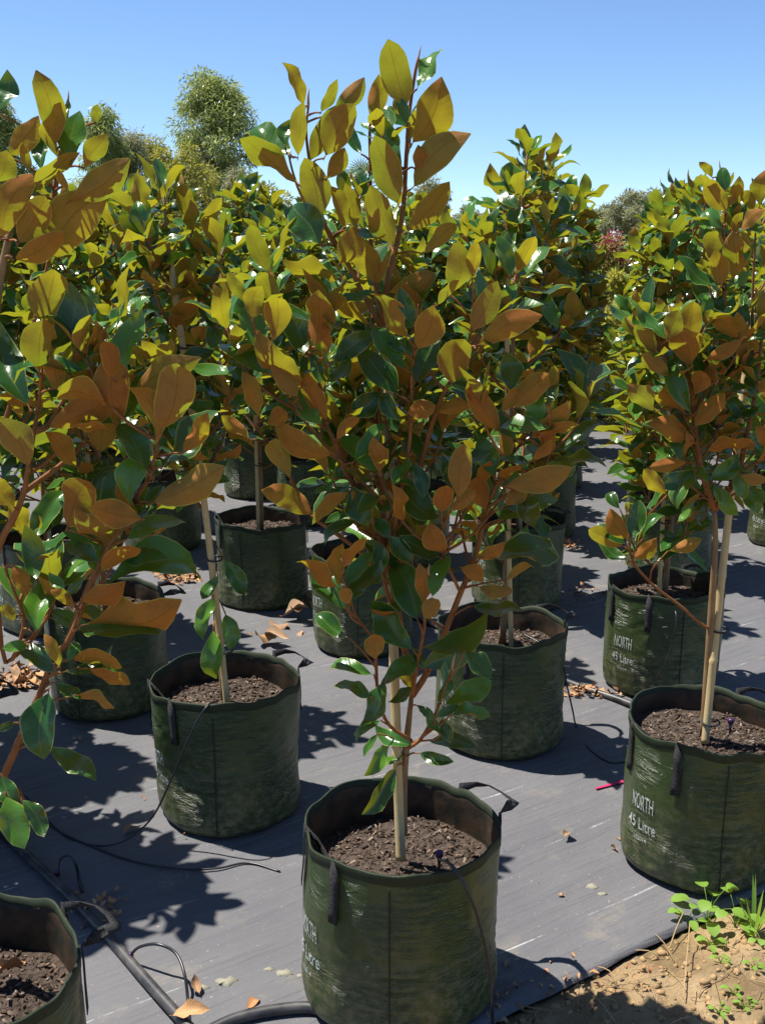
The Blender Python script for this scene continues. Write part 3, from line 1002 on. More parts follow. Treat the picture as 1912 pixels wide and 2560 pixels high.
def hero_spec(lv, br, Y0, base, seed, filler=70, Lf=0.115, bare=(), zlow=0.2, reach=0.24):
    """a sapling from traced branches and leaves, standing at forward distance Y0"""
    r = random.Random(seed)
    B = Vector(base)
    paths = []
    for rad, o0, o1, pts in br:
        k = len(pts)
        w = [at(x, y, Y0 + o0 + (o1 - o0) * i / (k - 1)) - B for i, (x, y) in enumerate(pts)]
        n_ = max(8, 3 * k)
        P = smooth_path(w, n_)
        paths.append((P, [rad * (0.86 if o1 else 1) * (1 - 0.6 * i / (n_ - 1)) for i in range(n_)]))
    samples = [(p, (P[min(i + 1, len(P) - 1)] - P[max(i - 1, 0)]).normalized(), bi, rr[i])
               for bi, (P, rr) in enumerate(paths) for i, p in enumerate(P)]
    leaves, twigs, buds = [], [], []
    C = Vector((0, 0, CAM_H)) - B
    for e in lv.replace('\n', '').split(';'):
        t, x0, y0, x1, y1, sd, w = e.split()
        bpx, tpx = px(t, float(x0), float(y0)), px(t, float(x1), float(y1))
        b = at(*bpx, Y0) - B
        best, bs = 1e9, None
        for s in samples:                                     # where on the wood it grows from
            d = b - s[0]
            cost = math.hypot(d.x, d.z - 0.5 * abs(d.x)) + (0.3 * -d.z if d.z < 0 else 0)
            if cost < best:
                best, bs = cost, s
        lp = math.hypot(tpx[0] - bpx[0], tpx[1] - bpx[1]) * (Y0 + 0.3) / FOC
        off = bs[0].y + B.y - Y0 - r.uniform(0.0, 0.05) - (0.02 if sd == 'u' else 0.015)
        Yb = Y0 + off
        b = at(*bpx, Yb) - B
        up = tpx[1] < bpx[1]
        tilt = (-r.uniform(0.10, 0.30) if up else -r.uniform(0.0, 0.2)) if sd == 'u' else (r.uniform(0.25, 0.7) if up else -r.uniform(0.2, 0.5))
        tp = at(*tpx, Yb + tilt * lp) - B
        d = tp - b
        toc = (C - b).normalized()
        side = d.normalized().cross(toc)
        nrm = (toc if sd == 't' else -toc) + side * r.gauss(0, 0.22)
        if sd == 't' and r.random() < 0.72:
            nrm = nrm + Vector((-0.25, 0.25, r.uniform(0.6, 1.3)))     # glossy side turned up to the light
        wr = float(w) / 100
        Ln = d.length
        if wr < 0.3:                                          # narrow ones are leaves seen edge-on
            a = math.acos(min(0.95, wr / 0.42)) * r.choice([-1, 1]) * 0.85
            if sd == 'u':
                a = abs(a)                                    # keeps the glossy side up
                if side.z * (1 if sd == 't' else 1) > 0:
                    a = -a
                nrm = -toc * math.cos(a) + side * -math.sin(a)
                if nrm.z < 0:
                    nrm = -toc * math.cos(a) + side * math.sin(a)
            else:
                nrm = toc * math.cos(a) + side * math.sin(a)
                if nrm.z < 0:
                    nrm = toc * math.cos(a) - side * math.sin(a)
            wr = 0.42
        wr = (min(max(wr, 0.36), 0.64) if wr < 0.7 else 0.66) * 1.04
        leaves.append((b, d, nrm, Ln, wr, r.randrange(NVAR)))
        pet = b - d.normalized() * (PET * Ln / (1 - PET))
        gap = pet - bs[0]
        if gap.length > 0.012:
            m_ = bs[0] + gap * 0.5 + bs[1] * min(0.25 * gap.length, 0.02) - Vector((0, 0, 0.15 * gap.length))
            P = smooth_path([bs[0], m_, pet + d.normalized() * 0.004], 6)
            twigs.append((P, [0.0024, 0.0022, 0.002, 0.0018, 0.0017, 0.0016]))
    zmax = max(p.z for P, _ in paths for p in P)
    shoots = []
    k = 0
    while k < filler:                                         # leafy side shoots filling the crown, mostly on its far side
        k += 1
        bi = r.randrange(0, len(paths)) if r.random() < .7 else 1
        if bi in bare:
            continue
        P, rr = paths[bi]
        i = r.randrange(1, len(P) - 1)
        if P[i].z < zlow * zmax:
            continue
        high = P[i].z > 0.68 * zmax
        if P[i].z > 0.91 * zmax or (high and r.random() < .42):
            continue
        a = r.uniform(-0.5, math.pi + 0.5)
        out = Vector((math.cos(a), math.sin(a) * 0.9, 0))
        Ls = r.uniform(0.05, 0.08) if high else r.uniform(0.08, reach)
        q = P[i].copy()
        pp = [q.copy()]
        for s_ in range(4):
            el = R(30 + 14 * s_)
            q = q + (out * math.cos(el) + Vector((0, 0, math.sin(el)))) * (Ls / 4)
            pp.append(q.copy())
        pp = smooth_path(pp, 7)
        shoots.append((pp, [0.0034 - 0.0002 * s_ for s_ in range(7)]))
        leafy(r, leaves, buds, pp, max(2, int(Ls / 0.05)), 0.4, Lf * (0.8 if high else 1), 4, Vector((-0.25, -0.40, 0.75)))
    twigs += shoots
    for P, rr in paths[2:]:
        tan = (P[-1] - P[-3]).normalized()
        buds.append((P[-1] - tan * 0.004, (tan + Vector((r.gauss(0, .1), r.gauss(0, .1), .2))).normalized(), r.uniform(0.024, 0.042)))
    return dict(trunk=paths[0], branches=paths[1:], leaves=leaves, buds=buds, twigs=twigs, keep=True)


# ------------------------------------------------------------------ bags
BAG_H, BAG_R = 0.405, 0.212
FONT_CACHE = {}


def text_flat(body, width, height, cond=1.0):
    """lettering as a flat mesh scaled to a size, centred, subdivided so that it can bend"""
    key = (body, width, height)
    if key in FONT_CACHE:
        return FONT_CACHE[key]
    cu = bpy.data.curves.new('txt', 'FONT')
    cu.body = body
    cu.offset = 0.004
    cu.resolution_u = 3
    ob = bpy.data.objects.new('txt', cu)
    COL.objects.link(ob)
    dg = bpy.context.evaluated_depsgraph_get()
    me = bpy.data.meshes.new_from_object(ob.evaluated_get(dg))
    vs = np.array([v.co[:] for v in me.vertices])
    fs = [tuple(p.vertices) for p in me.polygons]
    COL.objects.unlink(ob)
    bpy.data.objects.remove(ob)
    bpy.data.meshes.remove(me)
    lo, hi = vs.min(0), vs.max(0)
    vs = (vs - (lo + hi) / 2) / (hi - lo + 1e-9) * np.array([width, height, 0])
    FONT_CACHE[key] = (vs, fs)
    return vs, fs


class Bag:
    def __init__(s, seed, phi, soil=0.315, fine=True):
        s.seed, s.phi, s.soil = seed, phi, soil
        r = random.Random(seed)
        s.o = (r.uniform(0, 50), r.uniform(0, 50))
        nt, nz = (150, 46) if fine else (72, 20)

        def top(th):
            return BAG_H + 0.016 * noise.noise((math.cos(th) * 1.6 + s.o[0], math.sin(th) * 1.6, 1)) + 0.008 * noise.noise((math.cos(th) * 4, math.sin(th) * 4, s.o[0]))

        def rad(th, z):
            c, q = math.cos(th), math.sin(th)
            zn = z / BAG_H
            base = BAG_R * (0.985 + 0.02 * zn)
            base += 0.007 * math.exp(-((z - 0.07) / 0.05) ** 2) * (0.6 + noise.noise((c * 2, q * 2 + s.o[1], 3)))
            base -= 0.010 * max(0, math.cos(2 * (th - phi))) ** 6 * max(0, zn - 0.55)
            if z < 0.03:
                base -= 0.022 * (1 - z / 0.03) ** 2
            base += 0.015 * noise.noise((c * 1.5 + s.o[0], q * 1.5 + s.o[1], zn * 1.2)) + 0.005 * noise.noise((c * 3.5 + s.o[1], q * 3.5, zn * 3))
            if fine:
                m = max(0, min(1, 0.30 + 2.2 * noise.noise((c * 1.5, q * 1.5 + s.o[0], zn * 2))))
                dth = (th - phi + math.pi) % (2 * math.pi) - math.pi
                if abs(dth + R(3)) < R(24) and 0.08 < z < 0.26:
                    m *= 0.06
                env = min(1, z / 0.03) * min(1, max(0, (BAG_H - 0.02 - z) / 0.05))
                base += 0.0036 * m * env * noise.noise((c * 4.0 + s.o[0], q * 4.0, z * 58))
                base += 0.0020 * env * (0.25 + m) * noise.noise((c * 9.0, q * 9.0 + s.o[1], z * 85))
            return base
        s.rad, s.top = rad, top
        vs, fs, uv, mi = [], [], [], []
        for j in range(nz + 1):
            for i in range(nt):
                th = 2 * math.pi * i / nt
                z = top(th) * (j / nz) + 0.0005
                rr = rad(th, z)
                vs.append((rr * math.cos(th), rr * math.sin(th), z))
                uv.append((i / nt * 1.33, z))
        for j in range(nz):
            for i in range(nt):
                k = (i + 1) % nt
                fs.append((j * nt + i, j * nt + k, (j + 1) * nt + k, (j + 1) * nt + i))
                mi.append(0)
        o = len(vs)
        zi = [1.0, 0.93, 0.86, 0.78, 0.70]
        for f in zi:                                          # lining down to the potting mix
            for i in range(nt):
                th = 2 * math.pi * i / nt
                z = top(th) * f
                rr = rad(th, z) - (0.0035 if f < 1 else 0.002)
                vs.append((rr * math.cos(th), rr * math.sin(th), z))
                uv.append((i / nt * 1.33, z))
        for i in range(nt):
            k = (i + 1) % nt
            fs.append((nz * nt + i, nz * nt + k, o + k, o + i))
            mi.append(0)
            for j in range(len(zi) - 1):
                fs.append((o + j * nt + i, o + j * nt + k, o + (j + 1) * nt + k, o + (j + 1) * nt + i))
                mi.append(1)
        me = mesh_of('bag_wall', vs, fs, [M['bag'], M['lining']], mi, True, None)
        lay = me.uv_layers.new(name='UVMap')                  # unbroken where the wall closes
        for p in me.polygons:
            us = [uv[v][0] for v in p.vertices]
            for li, v in zip(p.loop_indices, p.vertices):
                u_ = uv[v][0]
                if max(us) - min(us) > 0.6 and u_ < 0.6:
                    u_ += 1.33
                lay.data[li].uv = (u_, uv[v][1])
        s.wall = me
        # hem: folded band under the rim
        h = MB()
        prof = [(0.0004, -0.022), (0.0013, -0.021), (0.0015, -0.001), (0.0006, 0.0012), (-0.0036, 0.0012), (-0.004, -0.016)]
        hv = []
        for i in range(nt):
            th = 2 * math.pi * i / nt
            t_ = top(th)
            for dr, dz in prof:
                rr = rad(th, max(0.0, t_ - 0.02)) + dr
                hv.append((rr * math.cos(th), rr * math.sin(th), t_ + dz))
        k6 = len(prof)
        h.add(hv, [(i * k6 + j, ((i + 1) % nt) * k6 + j, ((i + 1) % nt) * k6 + j + 1, i * k6 + j + 1) for i in range(nt) for j in range(k6 - 1)])
        hm = h.mesh('hem', M['hem'])
        lay = hm.uv_layers.new(name='UVMap')
        for li, l_ in enumerate(hm.loops):
            c = hm.vertices[l_.vertex_index].co
            lay.data[li].uv = (math.atan2(c.y, c.x) * 0.212, c.z)
        s.hem = hm
        # stitched vertical seams
        sm = MB()
        for ph in (phi + R(55), phi + R(235)):
            pts = []
            for j in range(22):
                z = 0.02 + (BAG_H - 0.05) * j / 21
                rr = rad(ph, z) + 0.0012
                pts.append((rr * math.cos(ph), rr * math.sin(ph), z))
            sm.tube(pts, 0.0016, 5)
        s.seam = sm.mesh('seam', M['tie'])
        # handles: webbing loops sewn to the outside on two sides
        s.handles = [s.handle(phi, 0.5, True, r), s.handle(phi + math.pi, 0.42, False, r)]
        # potting mix and chips
        q = MB()
        nr, na = 9, 44
        pv = [(0, 0, soil + 0.01)]
        for a in range(1, nr + 1):
            for i in range(na):
                th = 2 * math.pi * i / na
                rr = (rad(th, soil) - 0.004) * a / nr
                x, y = rr * math.cos(th), rr * math.sin(th)
                pv.append((x, y, soil + 0.014 * noise.noise((x * 9 + s.o[0], y * 9, 2)) + 0.007 * noise.noise((x * 32, y * 32, s.o[1])) + 0.012 * (1 - (a / nr) ** 2)))
        pf = [(0, 1 + i, 1 + (i + 1) % na) for i in range(na)]
        for a in range(nr - 1):
            for i in range(na):
                k = (i + 1) % na
                pf.append((1 + a * na + i, 1 + (a + 1) * na + i, 1 + (a + 1) * na + k, 1 + a * na + k))
        q.add(pv, pf)
        s.mix = q.mesh('potting_mix', M['mix'])
        ms = []
        for _ in range(1800 if fine else 200):
            a, rr = r.uniform(0, 6.283), (BAG_R - 0.02) * math.sqrt(r.random())
            x, y = rr * math.cos(a), rr * math.sin(a)
            z = soil + 0.014 * noise.noise((x * 9 + s.o[0], y * 9, 2)) + 0.007 * noise.noise((x * 32, y * 32, s.o[1])) + 0.012 * (1 - (rr / BAG_R) ** 2)
            L = r.choice([0.003, 0.004, 0.005, 0.007, 0.010, 0.018])
            ms.append(mat4((x, y, z + 0.002), rnd_rot(0.5), (L, L * r.uniform(0.2, 0.5), L * r.uniform(0.10, 0.22))))
        Vv, Ff = merge(CUBE_V, CUBE_F, ms)
        s.chips = np_mesh('bark_chip', Vv, Ff, [M['chips']])
        # printed lettering bent onto the wall
        t = MB()
        for body, wd, ht, z in (('NORTH', 0.074, 0.043, 0.215), ('45 Litre', 0.094, 0.033, 0.153), ('102014', 0.040, 0.012, 0.112)):
            tv, tf = text_flat(body, wd, ht)
            out = []
            for x, y, _ in tv:
                th = phi - R(3) + x / BAG_R
                zz = z + y
                rr = rad(th, zz) + (0.0030 if fine else 0.0022)
                out.append((rr * math.cos(th), rr * math.sin(th), zz))
            t.add(out, tf)
        s.print = t.mesh('lettering', M['print'], smooth=False)

    def handle(s, ph, half, inward, r):
        m = MB()
        dl = R(22) * (half / 0.5)

        def P(th, z, dr):
            rr = s.rad(th, min(z, BAG_H - 0.002)) + dr
            return Vector((rr * math.cos(th), rr * math.sin(th), z))
        T = s.top(ph)
        pts, nrm = [], []
        rad_v = lambda th: Vector((math.cos(th), math.sin(th), 0))
        for z in (T - 0.125, T - 0.10, T - 0.07, T - 0.04, T - 0.012, T + 0.008):
            pts.append(P(ph - dl, z, 0.0055 if z < T else 0.004))
            nrm.append(rad_v(ph - dl))
        for k in range(1, 8):
            f = k / 8
            th = ph - dl + 2 * dl * f
            e = math.sin(math.pi * f)
            if inward:
                p = P(th, T, -0.012 - 0.026 * e)
                p.z = T + 0.004 - 0.052 * e ** 0.8 + 0.006 * math.sin(2 * math.pi * f)
                nrm.append((rad_v(th) + Vector((0, 0, 0.35 * e))).normalized())
            else:
                p = P(th, T, 0.006 + 0.070 * e)
                p.z = T + 0.008 + 0.010 * e - 0.030 * e ** 4
                nrm.append((rad_v(th) * (1 - 0.5 * e) + Vector((0, 0, 0.9 * e))).normalized())
            pts.append(p)
        for z in (T + 0.008, T - 0.012, T - 0.04, T - 0.07, T - 0.10, T - 0.125):
            pts.append(P(ph + dl, z, 0.0055 if z < T else 0.004))
            nrm.append(rad_v(ph + dl))
        W, H2 = 0.0115, 0.0009
        vs, fs = [], []
        k = len(pts)
        wprev = None
        for i in range(k):
            t = (pts[min(i + 1, k - 1)] - pts[max(i - 1, 0)]).normalized()
            w = t.cross(nrm[i])
            w = w.normalized()
            n_ = w.cross(t).normalized()
            jit = 1 + r.uniform(-0.08, 0.08)
            vs += [pts[i] + w * W * jit + n_ * H2, pts[i] - w * W * jit + n_ * H2, pts[i] - w * W * jit - n_ * H2, pts[i] + w * W * jit - n_ * H2]
        for i in range(k - 1):
            for j in range(4):
                fs.append((i * 4 + j, i * 4 + (j + 1) % 4, i * 4 + 4 + (j + 1) % 4, i * 4 + 4 + j))
        fs += [(3, 2, 1, 0), tuple((k - 1) * 4 + j for j in range(4))]
        m.add(vs, fs)
        return m.mesh('handle', M['webbing'])

    def place(s, loc, rz, label, group=None):
        t = thing('grow_bag', label, 'grow bag', loc, group)
        t.rotation_euler = (0, 0, rz)
        link('bag_wall', s.wall, t)
        link('hem', s.hem, t)
        link('seam', s.seam, t)
        for h in s.handles:
            link('handle', h, t)
        link('lettering', s.print, t)
        link('potting_mix', s.mix, t)
        link('bark_chip', s.chips, t, kind='stuff')
        return t


def stake(base, top, rad, label, seed, ties=()):
    """bamboo cane with nodes"""
    r = random.Random(seed)
    base, top = Vector(base), Vector(top)
    L = (top - base).length
    t = thing('bamboo_stake', label, 'garden stake', base, 'bamboo stakes holding the saplings')
    m = MB()
    nn = max(3, int(L / 0.19))
    pts, rr = [], []
    bow = Vector((r.uniform(-1, 1), r.uniform(-1, 1), 0)) * 0.008
    for i in range(nn):
        for f, k in ((0.0, 1.0), (0.05, 0.93), (0.5, 0.92), (0.95, 0.93), (0.985, 1.10)):
            u = (i + f) / nn
            pts.append((top - base) * u + bow * math.sin(math.pi * u))
            rr.append(rad * k * (1 - 0.12 * u))
    m.tube(pts, rr, 8)
    link('cane', m.mesh('cane', M['bamboo']), t)
    for u in ties:
        c = (top - base) * u + bow * math.sin(math.pi * u)
        for dz in (0.0,):
            q = MB()
            ring = [c + Vector(((rad + 0.011) * math.cos(a) + 0.010, (rad + 0.006) * math.sin(a), dz + 0.003 * math.sin(a))) for a in [2 * math.pi * i / 14 for i in range(15)]]
            q.tube(ring, 0.0028, 5)
            link('tie', q.mesh('tie', M['tie']), t)
    return t


# lattice of the nursery rows
STEP_U, STEP_V = 0.985, 0.965


def spot(i, j):
    p = A0 + U * (STEP_U * i) + V * (STEP_V * j)
    return Vector((p.x, p.y, 0))


FIX = {(0, 0): (0.04, 2.08), (0, 1): (-0.458, 2.895), (1, 0): (0.865, 2.617), (1, 1): (0.40, 3.36), (-1, 0): (-0.735, 1.60),
       (0, 2): (-1.0, 3.66), (1, 2): (-0.08, 4.26), (2, 1): (1.06, 3.82), (1, 3): (-0.57, 4.85), (-1, 1): (-1.31, 2.72), (-1, 2): (-1.72, 3.40)}
NAMED = {
    (0, 0): ('magnolia sapling in the foremost bag, tallest in the picture, its leaves rust brown beneath', 'green grow bag in front, standing closest beside the sandy weedy soil'),
    (0, 1): ('magnolia sapling on a leaning cane with bare lower stem, behind the black irrigation pipe', 'green grow bag with a thin drip tube curving up to its rim'),
    (1, 0): ('magnolia sapling with a long bare trunk and one low side shoot, right of the weeds', 'green grow bag with the clearest NORTH 45 Litre print, beside the light green weeds'),
    (1, 1): ('magnolia sapling with two tall leaders, growing behind the foremost sapling in the lit mat aisle', 'green grow bag with black drip tube down its right side, behind the foremost bag'),
    (-1, 0): ('large leafed magnolia sapling cut by the left edge, a thick side branch arching up', 'green grow bag cut off at the lower left corner, tan dead leaf inside'),
    (0, 2): ('magnolia sapling in the shaded bag at left, behind the leaning cane', 'dark shaded grow bag at left beside the dead leaf heap'),
    (1, 2): ('magnolia sapling half hidden straight behind the foremost sapling', 'grow bag partly hidden behind the foremost sapling, beside orange dried leaves'),
    (2, 1): ('magnolia sapling behind the long trunked one, beside the pink flowering bush', 'sunlit grow bag across the black pipe with a tube arcing over its print'),
    (1, 3): ('magnolia sapling above the dark bag in the middle distance, left of the foremost sapling', 'dark grow bag with a bare cane inside, behind the orange dried leaves'),
}
MID = {   # saplings and bags of the middle rows, told apart by their neighbours
    (-1, 1): ('magnolia sapling just past the left edge, throwing leaf shadows onto the mat by the pipe', 'grow bag just past the left edge beside the irrigation pipe'),
    (-1, 2): ('magnolia sapling past the left edge, second along the pipe', 'grow bag past the left edge, second along the pipe'),
    (0, 3): ('magnolia sapling behind the shaded left bag, seen between the big left leaves', 'grow bag directly behind the shaded left bag'),
    (1, 4): ('magnolia sapling seen behind the leaning cane, one row past the dark middle bag', 'grow bag one row past the dark middle bag'),
    (2, 2): ('magnolia sapling behind the twin leader one, bordering the lit aisle', 'grow bag behind the twin leader sapling, bordering the lit aisle'),
    (2, 3): ('magnolia sapling two rows behind the foremost one, at its right shoulder', 'grow bag two rows behind the foremost sapling, mostly covered by leaves'),
    (3, 2): ('magnolia sapling right behind the sunlit bag across the black pipe', 'printed grow bag behind the long bare trunk, next after the sunlit bag'),
}


def far_label(p):
    x = 956 + FOC * p.x / p.y
    if x < 480:
        w = 'behind the leaning cane on the left'
    elif x < 1210:
        w = 'behind the foremost sapling'
    elif x < 1480:
        w = 'just left of the aisle'
    else:
        w = 'right of the aisle and the crimson bushes'
    k = 'far' if p.length > 9 else 'halfway'
    return ('small %s magnolia sapling in the rows %s' % (k, w), 'dark %s grow bag in the rows %s' % (k, w))


PHI = {(0, 0): -152, (0, 1): -146, (1, 0): -148, (1, 1): -150, (-1, 0): -150, (0, 2): -160, (1, 2): -150, (2, 1): -141, (1, 3): -165}
SOIL = {(0, 0): 0.30, (-1, 0): 0.295, (1, 0): 0.335, (0, 1): 0.315, (1, 1): 0.315}
SPECS = {}
A_SOIL = Vector((0.04, 2.08, 0.32))
pr_far = [Sapling(sapling_spec(40 + i, 1.38 + 0.07 * (i % 3), 0.05, 0.28, 28, 1.3, Lf=0.128), 170) for i in range(6)]
bag_far = [Bag(900 + i, R(-150), 0.33, False) for i in range(3)]


def visible(p, top=2.05, margin=0.42):
    """is any of a sapling standing at p inside the picture"""
    if p.y < 0.8:
        return False
    return abs(p.x) < 0.36 * p.y + margin


count = 0
G_SAP, G_BAG = 'magnolia saplings set out in rows', 'grow bags set out in rows on the weed mat'
cells = [(i, j) for j in range(-2, 15) for i in range(-4, 15)]
for (i, j) in cells:
    if j < 0:
        continue
    key = (i, j)
    if i == -1 and j == 0:
        pass
    rr = random.Random(i * 131 + j * 17 + 5)
    if key in FIX:
        p = Vector((*FIX[key], 0))
    else:
        p = spot(i, j) + Vector((rr.uniform(-.06, .06), rr.uniform(-.06, .06), 0))
    if key not in FIX and key not in ((-1, 1), (-1, 2)) and (not visible(p) or p.length > 13.5 or p.y < 1.9):
        continue
    if key not in FIX and p.y > 6 and abs(956 + FOC * p.x / p.y - 1505) < 75:
        continue                                              # the aisle, closed by shrubs
    near = key in NAMED
    if near:
        bag = Bag(i * 10 + j + 3, R(PHI[key]), SOIL.get(key, 0.33))
        bag.place(p, 0, NAMED[key][1], G_BAG)
        sz = SOIL.get(key, 0.33)
    else:
        bl = MID[key][1] if key in MID else far_label(p)[1]
        bag_far[(i + j) % 3].place(p, rr.uniform(-0.3, 0.3), bl, G_BAG)
        sz = 0.33
    base = p + Vector((0, 0, sz))
    if key == (0, 0):
        sp = Sapling(hero_spec(LV_A, BR_A, 2.08, base, 3, 72, 0.098, (0, 8, 13, 14, 15), 0.30, 0.22))
        sp.place(base, 0, 1, NAMED[key][0], G_SAP)
    elif key == (-1, 0):
        sp = Sapling(hero_spec(LV_E, BR_E, 1.70, base, 4, 48, 0.105, (1, 8), 0.40, 0.20))
        sp.place(base, 0, 1, NAMED[key][0], G_SAP)
    elif key == (1, 0):
        sp = Sapling(hero_spec(LV_C, BR_C, 2.617, base, 5, 60, 0.098, (0, 5), 0.36, 0.20))
        sp.place(base, 0, 1, NAMED[key][0], G_SAP)
    elif near:
        prm = {(0, 1): (1.44, 0.58, 0.16, 13, (-0.10, 0)), (1, 1): (1.58, 0.30, 0.19, 14, (0.03, 0)), (0, 2): (1.36, 0.35, 0.22, 16, (0, 0)),
               (1, 2): (1.38, 0.12, 0.25, 16, (0, 0)), (2, 1): (1.46, 0.12, 0.24, 19, (0.02, 0)), (1, 3): (1.38, 0.30, 0.22, 16, (0.02, 0))}[key]
        spc = sapling_spec(200 + i * 7 + j, prm[0], prm[1], prm[2], int(prm[3] * 1.35), 1.35, prm[4], 0.112)
        if key == (0, 1):                                     # big old leaves hanging low on the bare stem
            for bx0, by0, tx0, ty0, wr in ((532, 1577, 529, 1699, .5), (564, 1537, 579, 1624, .55), (532, 1496, 503, 1600, .42), (545, 1440, 505, 1500, .45), (560, 1400, 610, 1490, .42)):
                b_ = at(bx0, by0, 2.80) - base
                t_ = at(tx0, ty0, 2.76) - base
                spc['leaves'].append((b_, t_ - b_, Vector((-.2, -1, .5)), (t_ - b_).length, wr, rr.randrange(NVAR)))
                k_ = min(range(26), key=lambda q: abs(spc['trunk'][0][q].z - b_.z - 0.02))
                spc['twigs'].append((smooth_path([spc['trunk'][0][k_], spc['trunk'][0][k_].lerp(b_, .5) + Vector((0, 0, .008)), b_], 5), [.0026, .0024, .0022, .002, .0018]))
        sp = Sapling(spc)
        sp.place(base, 0, 1, NAMED[key][0], G_SAP)
    else:
        k = rr.randrange(6)
        pr_far[k].place(base, rr.uniform(0, 6.28), rr.uniform(0.94, 1.08),
                        MID[key][0] if key in MID else far_label(p)[0], G_SAP)
    # the cane
    if key == (0, 0):
        stake(at(1002, 2150, 2.04), at(968, 640, 2.20), 0.0115, 'thick pale bamboo cane in the foremost bag', 1, (0.205, 0.52))
    elif key == (0, 1):
        stake(at(568, 1765, 2.80), at(421, 622, 2.84), 0.0105, 'leaning bamboo cane in the bag with the curving drip tube', 2, (0.13, 0.34, 0.80))
    elif key == (1, 0):
        stake(at(1762, 1858, 2.575), at(1882, 780, 2.74), 0.0115, 'bamboo cane beside the long bare trunk, right of the weeds', 3, (0.05, 0.27, 0.62))
    elif key == (-1, 0):
        pass
    else:
        lab = {(1, 1): 'bamboo cane in the bag with a black tube down its side', (1, 3): 'bare bamboo cane rising from the dark bag in the middle distance',
               (0, 2): 'bamboo cane in the shaded bag at left', (1, 2): 'bamboo cane in the bag hidden behind the foremost sapling',
               (2, 1): 'bamboo cane in the sunlit bag across the black pipe'}.get(key, 'thin bamboo cane ' + (MID[key][0].split('sapling ', 1)[1].split(',')[0] if key in MID else far_label(p)[0].replace('magnolia sapling ', '').replace('small ', '')))
        b2 = base + Vector((rr.uniform(-.03, .03), -0.035, -0.03))
        stake(b2, b2 + Vector((rr.uniform(-.06, .06), rr.uniform(-.03, .03), rr.uniform(1.05, 1.3))), 0.009, lab, i * 31 + j, (0.3, 0.75))
    count += 1
# ------------------------------------------------------------------ irrigation
def pipe(pts, rad, label, name='irrigation_pipe', mat='pipe', sides=12, n_=40, cat='pipe', group=None, closed_parts=None):
    t = thing(name, label, cat, pts[0], group)
    m = MB()
    P = smooth_path([Vector(p) - Vector(pts[0]) for p in pts], n_)
    m.tube(P, rad, sides)
    link('hose' if name == 'drip_tube' else 'pipe_run', m.mesh('hose', M[mat]), t)
    return t


def gz(px_, py_, z):
    return on_ground(px_, py_, z)


pr = 0.0125
d_ = (gz(463, 2560, pr) - gz(0, 2072, pr)).normalized()
p1a, p1b = gz(0, 2072, pr), gz(463, 2560, pr)
pipe([p1a - d_ * 9, p1a - d_ * 4.5, p1a - d_ * 1.2, p1a, (p1a + p1b) / 2 + Vector((0.012, 0.004, 0)), p1b, p1b + d_ * 0.8], pr, 'thick black irrigation pipe running diagonally across the mat at lower left', n_=80)
q1, q2 = gz(1412, 1702, pr), gz(1580, 1762, pr)
e_ = (q2 - q1).normalized()
e_ = Vector((0.60, -0.80, 0)).normalized()
pipe([q1 - e_ * 8, q1 - e_ * 3, q1 - e_ * 0.8, q1, q2, q2 + e_ * 0.5, q2 + e_ * 1.5], pr, 'black irrigation pipe passing behind the bag with the clear print', n_=60)
pipe([gz(520, 2580, 0.004), gz(590, 2548, 0.010), gz(680, 2528, 0.012), gz(775, 2520, 0.012), gz(860, 2540, 0.01)], 0.013, 'black hose end running under the foremost bag at the bottom edge', n_=24)

tb = 0.0028
GT = 'thin black drip tubes'
Bf = lambda x, y, Y: at(x, y, Y)
pipe([gz(60, 1985, tb), gz(90, 2015, tb), gz(130, 2062, tb), gz(175, 2097, tb), gz(245, 2115, tb), Bf(312, 2102, 2.62), Bf(380, 2045, 2.66), Bf(430, 1945, 2.67), Bf(470, 1850, 2.66), Bf(497, 1795, 2.66), Bf(522, 1762, 2.68), Bf(545, 1752, 2.74)],
     tb, 'drip tube curving from the pipe up to the rim of the bag with leaning cane', 'drip_tube', 'tube', 6, 70, 'drip tube', GT)
pipe([gz(112, 2060, tb), gz(200, 2105, tb), gz(320, 2150, tb), gz(440, 2172, tb), gz(540, 2172, tb), gz(620, 2158, tb), gz(700, 2180, tb)], tb, 'drip tube lying flat on the mat toward the foremost bag', 'drip_tube', 'tube', 6, 50, 'drip tube', GT)
t1 = pipe([Bf(1100, 2150, 1.98), Bf(1124, 2160, 1.872), Bf(1160, 2210, 1.842), Bf(1190, 2280, 1.84), Bf(1212, 2360, 1.838), Bf(1226, 2440, 1.835), Bf(1230, 2520, 1.832), gz(1232, 2585, tb), gz(1236, 2680, tb)], 0.0034, 'drip tube hanging over the front of the foremost bag', 'drip_tube', 'tube', 8, 50, 'drip tube', GT)
pipe([Bf(1300, 1580, 3.42), Bf(1395, 1640, 3.30), Bf(1418, 1720, 3.24), Bf(1432, 1780, 3.22), gz(1440, 1815, tb), gz(1470, 1870, tb), gz(1520, 1905, tb), gz(1565, 1905, tb)], tb, 'drip tube running down the right side of the bag behind the foremost one', 'drip_tube', 'tube', 6, 50, 'drip tube', GT)
pipe([Bf(1680, 1500, 3.66), Bf(1690, 1545, 3.58), Bf(1678, 1620, 3.57), Bf(1645, 1690, 3.58), gz(1600, 1722, tb), gz(1540, 1735, tb), gz(1480, 1722, tb), gz(1425, 1700, tb)], tb, 'drip tube arcing over the sunlit printed bag across the pipe', 'drip_tube', 'tube', 6, 50, 'drip tube', GT)
